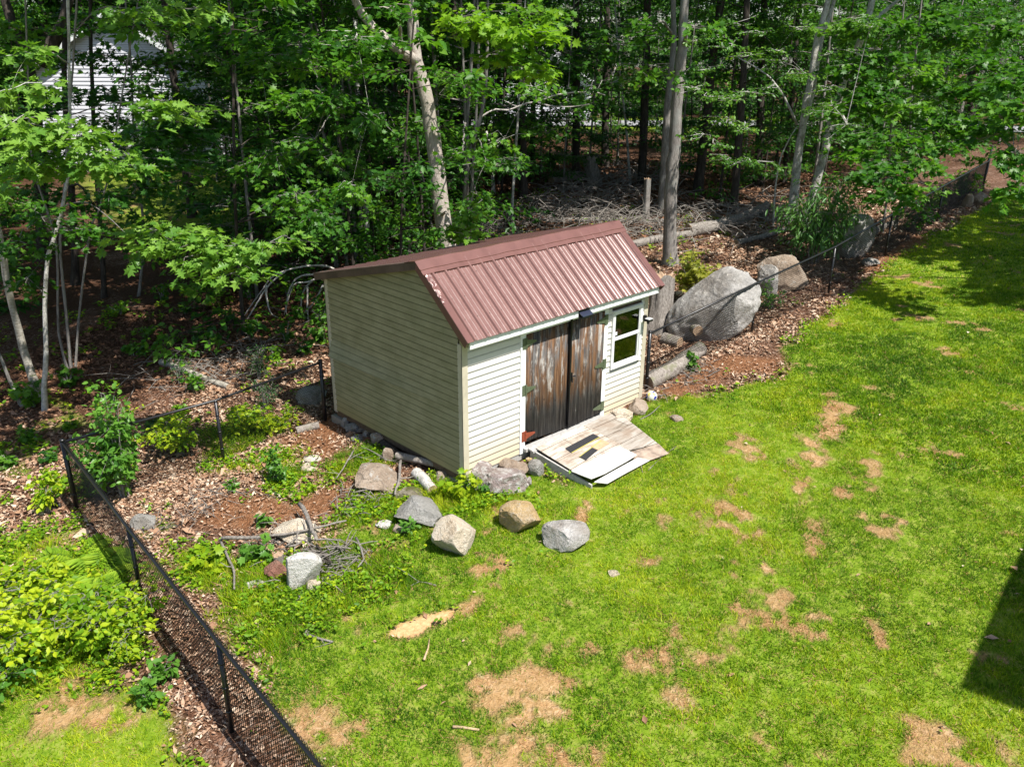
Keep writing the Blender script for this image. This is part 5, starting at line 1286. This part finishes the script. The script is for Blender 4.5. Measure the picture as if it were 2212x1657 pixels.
bush('shrub', 2010, 460, 1.5, 1.0, 420, .13, 'low sunlit shrub behind the fence in the upper right', 'leaf_lime', stems=8, seed=21, tint=(.1, .7))
bush('shrub', 1965, 500, 1.5, .9, 420, .12, 'dark low shrub in the shade behind the fence', 'leaf_deep', stems=8, seed=22)
bush('shrub', 2070, 430, 1.6, 1.2, 480, .13, 'bushy green shrub at the far end of the fence', 'leaf_lime', stems=8, seed=23, tint=(.1, .7))
bush('shrub', 1560, 400, 1.6, 1.6, 420, .11, 'slender bright green shrub on the open forest floor', 'leaf_lime', stems=7, seed=24, tint=(.2, .7))
bush('young_pine', 560, 820, .9, .8, 500, .07, 'small dark pine on the leaves beyond the left fence', 'pine', stems=8, seed=25, kind='narrow', tilt=1)
bush('young_pine', 575, 880, .7, .6, 400, .07, 'second small pine close behind the left fence rail', 'pine', stems=8, seed=26, kind='narrow', tilt=1)
bush('young_pine', 390, 830, .6, .6, 260, .07, 'small pine beside the mossy fallen log', 'pine', stems=6, seed=27, kind='narrow', tilt=1)
bush('shrub', 425, 845, .6, .4, 150, .1, 'leafy seedling in front of the mossy fallen log', 'leaf_maple', stems=5, seed=28, kind='maple')
bush('shrub', 75, 880, .7, .5, 160, .14, 'dark leafy seedling at the foot of the birch', 'leaf_maple', stems=5, seed=29, kind='maple')
bush('shrub', 150, 835, .5, .4, 130, .12, 'dark round seedling at the foot of the oak stems', 'leaf_deep', stems=5, seed=30, kind='maple')
for i, (x, y, s_) in enumerate([(290,770,.5),(320,730,.6),(400,680,.6),(500,700,.7),(560,720,.7),(620,740,.7),(640,690,.6),(470,640,.7),(540,650,.7),(420,740,.5),(600,780,.5),(660,770,.5),(350,650,.7),(260,680,.6),(690,740,.5),(520,600,.8),(390,900,.35),(330,930,.4),(60,960,.4),(150,930,.3),(110,1000,.35),(20,1010,.4),(620,640,.8),(700,620,.6),(570,575,.9),(450,570,.9)]):
    bush('seedling', x, y, s_, s_*.7, 120, .1, 'leafy seedling growing through the dead leaves beyond the left fence', ['leaf_maple', 'leaf_lime', 'leaf_deep'][i % 3], 'maple', stems=4, grp='seedlings on the leaf litter left of the shed', seed=40+i, tint=(.1, .8), cat='plant')
# big bright shrubs outside the near fence, lower left
bush('shrub', 60, 1420, 1.5, .8, 2600, .095, 'big yellow green leafy shrub in the lower left corner', 'leaf_bush', stems=24, seed=80, tint=(.3, 1), tilt=.7)
bush('shrub', 230, 1400, 1.3, .75, 2200, .09, 'broad leafy bright green shrub against the near fence', 'leaf_bush', stems=22, seed=81, tint=(.1, .85), tilt=.7)
bush('shrub', -60, 1500, 1.3, .6, 1100, .095, 'darker leafy shrub cut by the left edge of the picture', 'leaf_sap', stems=10, seed=82)
bush('shrub', 20, 1310, 1.1, .6, 1300, .09, 'yellowish shrub behind the lower left bush', 'leaf_bush', stems=9, seed=83, tint=(.4, 1))
bush('weed', 345, 1470, .4, .3, 110, .11, 'small weed plant at the foot of the near fence', 'leaf_sap', stems=5, seed=84)
bush('weed', 330, 1500+20, .35, .25, 80, .09, 'little weed below the small plant at the near fence', 'leaf_sap', stems=5, seed=85)
# ferns
def fern(px, py, n, ln, lab, seed):
    p = at(px, py); rg = np.random.default_rng(seed); root = empty('fern', p, lab, 'fern', 'ferns at the near fence')
    L_ = Leaves(); V = []; F = []
    for i in range(n):
        a = rg.uniform(0, 6.28); l_ = ln*rg.uniform(.7, 1.1); d = np.array([math.cos(a), math.sin(a), 0]); m_ = 17
        t_ = np.linspace(0, 1, m_); P = np.array(p)+d*(t_[:, None]*l_*.75)+np.array([0, 0, 1])*(l_*(.75*t_-.62*t_**2.2))[:, None]
        v, f = tube_arr([tuple(q) for q in P[::3]], .004, 3, False); k = len(V); V += v; F += [tuple(q+k for q in g) for g in f]
        side = np.array([-d[1], d[0], 0]); sz = l_*.34*np.sin(np.pi*np.clip(t_*.82+.16, 0, 1))[3:]
        for s_ in (-1, 1):
            D = side[None, :]*s_+d*.35+rg.normal(0, .06, (m_-3, 3)); N = np.tile(np.array([0, 0, 1.0]), (m_-3, 1))+rg.normal(0, .15, (m_-3, 3))
            L_.add(P[3:], D, N, sz, np.clip(rg.uniform(.2, .9)+rg.normal(0, .12, m_-3), 0, 1))
    me = bpy.data.meshes.new('stem'); me.from_pydata(V, [], F); me.update(); link('stem', me, M['fern'], root)
    L_.build('frond', 'narrow', M['fern'], root)
for i, (x, y, l_, lb) in enumerate([(215,1250,.7,'bright fern closest to the fence at the top of the patch'),(270,1290,.65,'fern touching the wire at the right of the patch'),(170,1210,.6,'fern furthest up the bank in the patch'),(130,1270,.6,'fern at the left side of the patch'),(250,1345,.6,'low fern in front of the broad leafy shrub'),(190,1310,.6,'fern in the middle of the patch')]):
    fern(x, y, 9, l_*1.1, lb, 300+i)

# ------------------------------------------------------------------ filling the wood: templates and copies
def template(i, tall):
    rg = np.random.default_rng(900+i); p = Vector((0, 200+i*10, 0)); p = Vector((0, 0, 0))
    h = 15 if tall else 9+rg.uniform(-1.5, 2); lean = rg.normal(0, .35, 2)
    pts = [p, p+Vector((lean[0]*.3, lean[1]*.3, h*.33)), p+Vector((lean[0]*.9, lean[1]*.9, h*.66)), p+Vector((lean[0]*1.6, lean[1]*1.6, h))]
    sp_ = []
    if tall:
        for k in range(9):
            a = rg.uniform(0, 6.28); r_ = rg.uniform(.8, 2.2); sp_.append(((math.cos(a)*r_, math.sin(a)*r_, rg.uniform(2.5, 8)), (1.0, 1.0, .4), 80, .18, (.1, .7)))
    else:
        for k in range(24):
            z = rg.uniform(.4, 8.5); a = rg.uniform(0, 6.28); r_ = rg.uniform(.3, 1.9); sp_.append(((math.cos(a)*r_, math.sin(a)*r_, z), (1.0, 1.0, .35), 140, .165, (.1, .9)))
    r0 = .15 if tall else .035+.02*rg.random()
    mats = ['bark_dark', 'bark_grey', 'bark_dark']
    return (pts, r0, r0*.35), sp_, mats[i % 3], ((pts[-1].x, pts[-1].y, h-1.5), (2.8, 2.8, 3), 1300, .36) if tall else ((pts[-1].x, pts[-1].y, h-.8), (1.5, 1.5, 1.5), 280, .24)
LB = {0: 'slender leafy young maple in the shade deep in the wood', 1: 'tall dark forest tree with its crown above the picture deep in the wood'}
GR = {0: 'young maples filling the wood', 1: 'tall trees filling the wood'}
protos = {0: [], 1: []}
for i in range(7):
    tall = i >= 5; tk_, sp_, mt, ct = template(i, tall)
    protos[int(tall)].append((tk_, sp_, mt, ct, i))
made = {}
def place(tall, k, x, y, s, rz_):
    z = g1(x, y)-.05; key = (tall, k)
    if key not in made:
        tk_, sp_, mt, ct, i = protos[tall][k]
        o = tree('forest_tree' if tall else 'young_maple', LB[tall], [tk_], mt, sp_, 'leaf_deep' if (i % 3) else 'leaf_maple', 'quad', ct, grp=GR[tall], loc=Vector((0, 0, 0)), seed=2000+i)
        made[key] = o
    else:
        src = made[key]; o = src.copy(); COL.objects.link(o)
        for ch in src.children:
            c = ch.copy(); c.parent = o; COL.objects.link(c)
    px_ = pix((x, y, z))[0]; far_ = (x+7)*FH[0]+(y+8.3)*FH[1] > 62
    zone = ('beyond the road' if far_ else 'around the grey house' if px_ < 480 else 'between the grey house and the forked maple' if px_ < 860 else 'behind the shed ridge' if px_ < 1250 else 'around the open forest floor' if px_ < 1650 else 'in the upper right behind the fence')
    o['label'] = ('tall dark forest tree ' if tall else 'slender leafy young maple in the shade ')+zone; o['group'] = GR[tall]+' '+zone
    o.location = (x, y, z); o.rotation_euler = (0, 0, rz_); o.scale = (s, s, s)
rd = random.Random(21)
taken = []
def ok(x, y, md): return all((x-a)**2+(y-b)**2 > md*md for a, b in taken)
def add_at(px, dist, tall, s=None, md=1.0):
    d = ray(px, 500); hd = Vector((d[0], d[1], 0)).normalized(); c_ = hd.dot(Vector(FH))
    x, y = CAM[0]+hd.x*dist/c_, CAM[1]+hd.y*dist/c_
    if y < 6.0 and x > -2: return
    if y < 2.0+.09*max(0, x-4) : return
    if not ok(x, y, md): return
    taken.append((x, y)); place(tall, rd.randrange(5 if not tall else 2), x, y, s or rd.uniform(.75, 1.2), rd.uniform(0, 6.28))
n_ = 0
# rows getting deeper; keep the open floor behind the right half of the roof and the view of the house thinner
for _ in range(2600):
    px = rd.uniform(-250, 2500); t_ = rd.random(); dist = 17+t_*38
    if 1080 < px < 1480 and dist < 31: continue
    if 1480 <= px < 1660 and dist < 25: continue
    if -50 < px < 480 and dist < 40: continue
    if 1150 < px < 1700 and dist > 31 and rd.random() < .6: continue
    if 480 <= px < 720 and dist < 17.5: continue
    if px > 1650 and dist < 29: continue
    if px > 2080 and rd.random() < .5: continue
    if rd.random() < .25: continue
    add_at(px, dist, 0, md=1.5 if dist < 34 else 1.9); n_ += 1
    if len(taken) > 165: break
for px, dist in ((520,27),(720,29),(860,28),(1000,30),(1130,30),(1240,34),(1300,38),(1380,32),(1500,30),(1580,27),(1680,33),(1780,30),(1850,27),(1960,29),(2060,33),(420,30),(600,30),(800,30),(900,34),(2180,33),(1080,38),(1450,40),(180,44),(60,46),(330,46),(480,44)):
    add_at(px, dist, 1, md=.4)
# backdrop of dense far trees closing the wood beyond the road
for k in range(110):
    px = -400+k*28+rd.uniform(-15, 15); add_at(px, rd.uniform(67, 78), 0, s=rd.uniform(1.9, 2.8), md=.3)
for k in range(26):
    px = -150+k*30; add_at(px, rd.uniform(44, 54), 0, s=rd.uniform(1.5, 2.0), md=.3)
# tree that throws its shade on the lawn, standing out of view on the right
def shade_tree(x, y, h, r, lab, low=()):
    p = Vector((x, y, g1(x, y)))
    tree('maple_tree', lab, [([p, p+Vector((.1, 0, h*.5)), p+Vector((.2, .2, h))], .2, .08)], 'bark_grey', list(low), 'leaf_maple', 'maple' if low else 'quad', ((x, y, h), (r, r, r*.75), 5200, .32))
shade_tree(16.6, -7.6, 9.5, 3.1, 'maple standing right of the picture that shades the upper lawn',
           [S(x, y, d, .8, .4, n, .17, (.1, .7)) for x, y, d, n in ((2190,330,17,260),(2150,290,17.5,160),(2200,400,16.5,160),(2210,240,17,260),(2180,180,18,240))])
shade_tree(21.5, -6.5, 10, 3.4, 'second maple right of the picture shading the far lawn')
shade_tree(25.5, -5.5, 10, 3.4, 'third maple furthest along the lawn right of the picture')

# ------------------------------------------------------------------ brush piles on the forest floor
def brush(px, py, w, d, n, lab, seed, r=.012, ls=1.0):
    p = at(px, py); rd = random.Random(seed); mb = MB()
    for k in range(n):
        a = rd.uniform(0, 6.28); q = p+Vector((rd.gauss(0, w*.4), rd.gauss(0, d*.4), 0)); q.z = g1(q.x, q.y)+rd.uniform(.02, .35)*ls
        l_ = rd.uniform(.4, 1.6)*ls; e = q+Vector((math.cos(a)*l_, math.sin(a)*l_, rd.uniform(-.25, .45)*ls)); e.z = max(e.z, g1(e.x, e.y)+.01)
        m2 = (q+e)/2+Vector((rd.uniform(-.12, .12), rd.uniform(-.12, .12), rd.uniform(0, .15)))*ls
        P, rr_ = smooth_path([q, m2, e], [r*rd.uniform(.7, 1.5), r, r*.35], .2, .01, seed+k); mb.tube(P, rr_, 4, False)
        for j in range(2):
            b_ = P[rd.randrange(len(P))]; c_ = b_+Vector((rd.uniform(-.3, .3), rd.uniform(-.3, .3), rd.uniform(-.02, .25)))*ls; mb.tube([b_, c_], [r*.4, r*.2], 3, False)
    tag(mb.build('brush_pile', M['dead_wood'], None, True), lab, 'brush pile')
brush(1060, 520, 3.5, 2.0, 170, 'tangle of bare twigs behind the middle of the roof ridge', 1)
brush(1250, 460, 4.5, 3.0, 300, 'wide tangle of grey brushwood on the open forest floor', 2)
brush(1370, 500, 3.0, 2.0, 180, 'heap of grey sticks in front of the two thick trunks', 3)
brush(1590, 480, 4.0, 2.5, 200, 'brushwood around the long weathered log', 4)
brush(1330, 400, 5, 3, 160, 'loose sticks around the torn roots', 5, .016)
brush(480, 790, 2.2, 1.6, 110, 'scattered grey sticks beyond the left fence near the mossy log', 6, .008, 0.6)
brush(700, 1225, .55, .5, 120, 'grey brushwood and bark in the debris pile right of the white slab', 7, .008, 0.27)
brush(780, 1085, .5, .4, 60, 'broken sticks at the left foot of the brown boulder', 8, .007, 0.25)
brush(600, 1170, .6, .4, 50, 'thin dark twigs sticking out around the flat slab', 9, .006, 0.28)
brush(440, 1100, 1.3, .8, 70, 'wood splinters and straws scattered on the bare soil', 10, .005, .28)
brush(1490, 820, 1.2, .4, 60, 'twigs strewn along the right fence foot', 11, .006, 0.3)

# ------------------------------------------------------------------ houses glimpsed through the trees
def house(c, w, d, h, rot, lab, roofh=2.2):
    z = g1(c[0], c[1]); H_ = empty('house', (c[0], c[1], z), lab, 'house')
    def add(mb, name, mat):
        R3 = Matrix.Rotation(rot, 3, 'Z'); mb.v = [tuple(R3 @ Vector(v)+Vector((c[0], c[1], z))) for v in mb.v]
        return mb.build(name, mat, H_)
    mb = MB(); mb.box(-w/2, w/2, 0, d, -.5, .25); add(mb, 'foundation', M['block'])
    mb = MB(); n = int(h/.17)
    for i in range(n):
        z0, z1 = .25+i*h/n, .25+(i+1)*h/n
        for (p0, p1, nn) in (((-w/2, 0), (w/2, 0), (0, -1)), ((w/2, 0), (w/2, d), (1, 0)), ((w/2, d), (-w/2, d), (0, 1)), ((-w/2, d), (-w/2, 0), (-1, 0))): lap(mb, p0, p1, nn, z0, z1, .03)
    ng = int(roofh/.17)
    for i in range(ng):
        z0, z1 = i/ng, (i+1)/ng
        a, b = w/2*(1-z0), w/2*(1-z1); zz0, zz1 = h+.25+z0*roofh, h+.25+z1*roofh
        mb.quad((-a, -.03, zz0), (a, -.03, zz0), (b, -.002, zz1), (-b, -.002, zz1)); mb.quad((a, d+.03, zz0), (-a, d+.03, zz0), (-b, d, zz1), (b, d, zz1))
    add(mb, 'wall', M['house_siding'])
    mb = MB(); ov = .35; e = ov*roofh/(w/2)
    for s_ in (-1, 1):
        A = [(s_*(w/2+ov), -.4, h+.25-e), (s_*(w/2+ov), d+.4, h+.25-e), (0, d+.4, h+.25+roofh), (0, -.4, h+.25+roofh)]
        mb.hexa([(x, y, q) for x, y, q in A]+[(x, y, q+.14) for x, y, q in A])
    add(mb, 'roof', M['shingle'])
    mb = MB()
    for s_ in (-1, 1):
        A = [(s_*(w/2+ov), -.43, h+.05-e), (s_*(w/2+ov), -.401, h+.05-e), (0, -.401, h+.05+roofh), (0, -.43, h+.05+roofh)]
        mb.hexa(A+[(x, y, q+.24) for x, y, q in A])
    add(mb, 'gable_board', M['white_trim'])
    for x0 in (w*.12, w*.32):
        mb = MB(); mb.box(x0, x0+.9, -.07, -.031, 1.2, 2.5); o = add(mb, 'window', M['white_trim'])
        mb = MB(); mb.box(x0+.07, x0+.83, -.08, -.0705, 1.27, 2.43)
        R3 = Matrix.Rotation(rot, 3, 'Z'); mb.v = [tuple(R3 @ Vector(v)+Vector((c[0], c[1], z))) for v in mb.v]
        sub(mb, 'pane', M['dark_glass'], o)
    return H_
hc = at(290, 372)
house((hc.x, hc.y), 7.8, 9, 4.4, R(-41), 'light grey clapboard house behind the trees in the upper left', 2.4)
hc2 = atd(1165, 250, 62)
house((hc2.x, hc2.y), 7, 8, 2.8, R(-50), 'small pale house glimpsed across the road')
# the dwelling behind the viewer whose corner shadows the lawn
hs = empty('house', (5, -13, 0), 'pale two storey house behind the viewer whose corner shades the lower right lawn', 'house')
R3 = Matrix.Rotation(R(9), 3, 'Z'); o_ = Vector((1.42, -10.15, 0))
mb = MB(); mb.box(0, 9, -8, 0, -.6, 5.2); mb.v = [tuple(R3 @ Vector(v)+o_) for v in mb.v]; mb.build('wall', M['house_siding'], hs)
mb = MB(); A = [(-.25, .25, 5.21), (9.3, .25, 5.21), (9.3, -4, 7.4), (-.25, -4, 7.4)]; B_ = [(-.25, -8.3, 5.21), (9.3, -8.3, 5.21), (9.3, -4, 7.4), (-.25, -4, 7.4)]
mb.hexa(A+[(x, y, z+.15) for x, y, z in A]); mb.hexa(B_+[(x, y, z+.15) for x, y, z in B_]); mb.v = [tuple(R3 @ Vector(v)+o_) for v in mb.v]; mb.build('roof', M['shingle'], hs)

# ------------------------------------------------------------------ grass blades, weeds and dead leaves
def scatter(n, x0, x1, y0, y1, rg):
    return rg.uniform(x0, x1, n), rg.uniform(y0, y1, n)
def inview(x, y, m_=60):
    P = np.stack([x, y, gz(x, y)], 1)-CAM; z = P @ FW; X = CX+FD*(P @ RT)/z; Y = CY-FD*(P @ UP)/z
    return (z > 1) & (X > -m_-150) & (X < 2212+m_+150) & (Y > -50) & (Y < 1657+m_+200), z
SHED = [(-.05, -.05), (L+.05, -.05), (L+.05, W+.05), (-.05, W+.05)]; RAMP = [(1.25, 0), (3.3, 0), (2.9, -1.6), (1.3, -1.5)]
def clear(x, y): return (poly_sd(x, y, SHED) < 0) & (poly_sd(x, y, RAMP) < .02)
rg = np.random.default_rng(5)
def blades():
    Vs = []; Ts = []; Tt = []; base = 0
    for (x0, x1, y0, y1, n, ws) in ((-8, 5, -9, 2.5, 820000, 1.0), (5, 14, -7, 1, 300000, 1.7), (14, 34, -5, 3.5, 150000, 3.2), (-6, 4.5, 1, 6, 110000, 1.2)):
        x, y = scatter(n, x0, x1, y0, y1, rg); v, z = inview(x, y); v &= clear(x, y); x = x[v]; y = y[v]; z = z[v]
        m_ = masks(x, y); tuft = fbm(x, y, .13, 61); p = m_['grass']/(1-.75*sstep(.05, .9, m_['thatch']))*(1-.25*m_['thatch'])*(1-m_['sandonly'])*(.35+1.2*sstep(.3, .6, tuft))
        p = p*np.clip(1.25-z/60, .3, 1)
        k = rg.random(len(x)) < p; x = x[k]; y = y[k]; z = z[k]; th = m_['thatch'][k]; tf = tuft[k]
        N = len(x); a = rg.uniform(0, 6.28, N)
        lush = fbm(x, y, 1.3, 71); wild = np.zeros(N)
        for P in WEEDS: wild = np.maximum(wild, sstep(-.2, .3, poly_sd(x, y, P)))
        h = (.028+.035*rg.random(N))*(.65+.9*lush)*(1+1.2*wild)*(1-.45*th); w = (.0045+.003*rg.random(N))*ws*(1+.25*wild)
        dead = rg.random(N) < (.09+.86*sstep(.1, .9, th)); ln = h*np.where(dead, rg.uniform(1.0, 2.4, N), rg.uniform(.2, 1.1, N)); h = np.where(dead, h*.55, h); la = rg.uniform(0, 6.28, N)
        z0 = gz(x, y)-.012
        dx, dy = np.cos(a)*w, np.sin(a)*w
        P0 = np.stack([x-dx, y-dy, z0], 1); P1 = np.stack([x+dx, y+dy, z0], 1)
        P2 = np.stack([x+np.cos(la)*ln, y+np.sin(la)*ln, z0+h], 1)
        Vs.append(np.stack([P0, P1, P2], 1).reshape(-1, 3)); Ts.append(np.arange(N*3).reshape(-1, 3)+base); base += N*3
        hue = -.02+.8*sstep(.22, .78, fbm(x, y, 2.6, 80)*.35+fbm(x, y, .8, 81)*.35+fbm(x, y, .17, 82)*.3)+rg.normal(0, .15, N)
        hue = np.clip(hue, 0, .78); hue = np.where(dead, rg.uniform(.84, 1, N), hue)
        Tt.append(np.repeat(hue, 3))
    return np.concatenate(Vs), np.concatenate(Ts), np.concatenate(Tt)
V, T, tt = blades(); print('blades', len(T))
tag(link('grass', tri_mesh('grass', V, T, tt), M['grass']), kind='stuff')
# broad leaved weeds in the rough patches
def weeds():
    L_ = Leaves()
    for (x0, x1, y0, y1, n, s) in ((-7, 3, -2, 6, 30000, .055), (4.3, 20, -1.6, 1.5, 9000, .06), (-8, 5, -8, 0, 9000, .035), (-6, 16, 4, 14, 16000, .08)):
        x, y = scatter(n, x0, x1, y0, y1, rg); v, z = inview(x, y); v &= clear(x, y); x, y = x[v], y[v]; m_ = masks(x, y)
        c = fbm(x, y, .45, 91); w = np.zeros(len(x))
        for P in WEEDS: w = np.maximum(w, sstep(-.2, .2, poly_sd(x, y, P)))
        edge = sstep(.0, .35, m_['grass'])*(1-m_['grass'])*2*(1-sstep(0, .15, m_['thatch']))
        k = rg.random(len(x)) < np.clip(w*sstep(.42, .6, c)+edge*.7*sstep(.4, .55, c)+.05*sstep(.6, .7, c)+(y > 4)*sstep(.56, .66, c)*.8, 0, 1)
        x, y = x[k], y[k]
        for r_ in range(3):
            N = len(x); q = np.stack([x+rg.normal(0, .02, N), y+rg.normal(0, .02, N), gz(x, y)+rg.uniform(.01, .12, N)], 1)
            a = rg.uniform(0, 6.28, N); d = np.stack([np.cos(a), np.sin(a), rg.normal(.1, .3, N)], 1); nn = rg.normal(0, .35, (N, 3)); nn[:, 2] += 1
            L_.add(q, d, nn, s*rg.uniform(.6, 1.4, N), np.clip(rg.normal(.5, .25, N), 0, 1))
    return L_
wl = weeds(); V, T, tt = wl.arr('oval'); print('weeds', len(T)); tag(link('ground_cover', tri_mesh('ground_cover', V, T, tt), M['leaf_bush']), kind='stuff')
def litter():
    Vs = []; Ts = []; Tt = []; base = 0
    for (x0, x1, y0, y1, n, s) in ((-7, 5, -4, 4, 130000, .02), (4.2, 26, -1.8, 3.5, 120000, .027), (-9, 6, 2, 12, 150000, .028), (4, 26, 2.5, 18, 150000, .038), (-8, 14, -9, 0, 500, .028)):
        x, y = scatter(n, x0, x1, y0, y1, rg); v, z = inview(x, y); v &= clear(x, y); x, y = x[v], y[v]; m_ = masks(x, y)
        p = (1-m_['grass'])*(1-.85*m_['dirt'])*(.2+.9*sstep(.38, .6, fbm(x, y, .7, 95)))*(1-m_['sand'])*(1-sstep(0, .15, m_['thatch']))
        if n == 500: p = np.full(len(x), .6)
        k = rg.random(len(x)) < p; x, y = x[k], y[k]; N = len(x); a = rg.uniform(0, 6.28, N)
        c = np.stack([x, y, gz(x, y)+.012+rg.uniform(0, .03, N)], 1)
        d = np.stack([np.cos(a), np.sin(a), rg.normal(0, .35, N)], 1); nn = rg.normal(0, .45, (N, 3)); nn[:, 2] += 1
        d /= np.linalg.norm(d, axis=1, keepdims=True); e = np.cross(nn, d); e /= np.linalg.norm(e, axis=1, keepdims=True)
        u = np.cross(d, e); sz = (s*rg.lognormal(-.1, .45, N))[:, None]
        wd_ = rg.uniform(.12, .8, N)[:, None]
        Q = np.stack([c-d*sz*1.1, c+e*sz*wd_+u*sz*.35, c+d*sz*1.1, c-e*sz*wd_+u*sz*.35], 1)
        Vs.append(Q.reshape(-1, 3)); i = np.arange(N)*4+base
        Ts.append(np.stack([np.stack([i, i+1, i+2], 1), np.stack([i, i+2, i+3], 1)], 1).reshape(-1, 3)); base += 4*N
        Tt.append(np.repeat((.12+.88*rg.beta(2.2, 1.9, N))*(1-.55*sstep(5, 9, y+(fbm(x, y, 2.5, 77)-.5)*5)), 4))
    return np.concatenate(Vs), np.concatenate(Ts), np.concatenate(Tt)
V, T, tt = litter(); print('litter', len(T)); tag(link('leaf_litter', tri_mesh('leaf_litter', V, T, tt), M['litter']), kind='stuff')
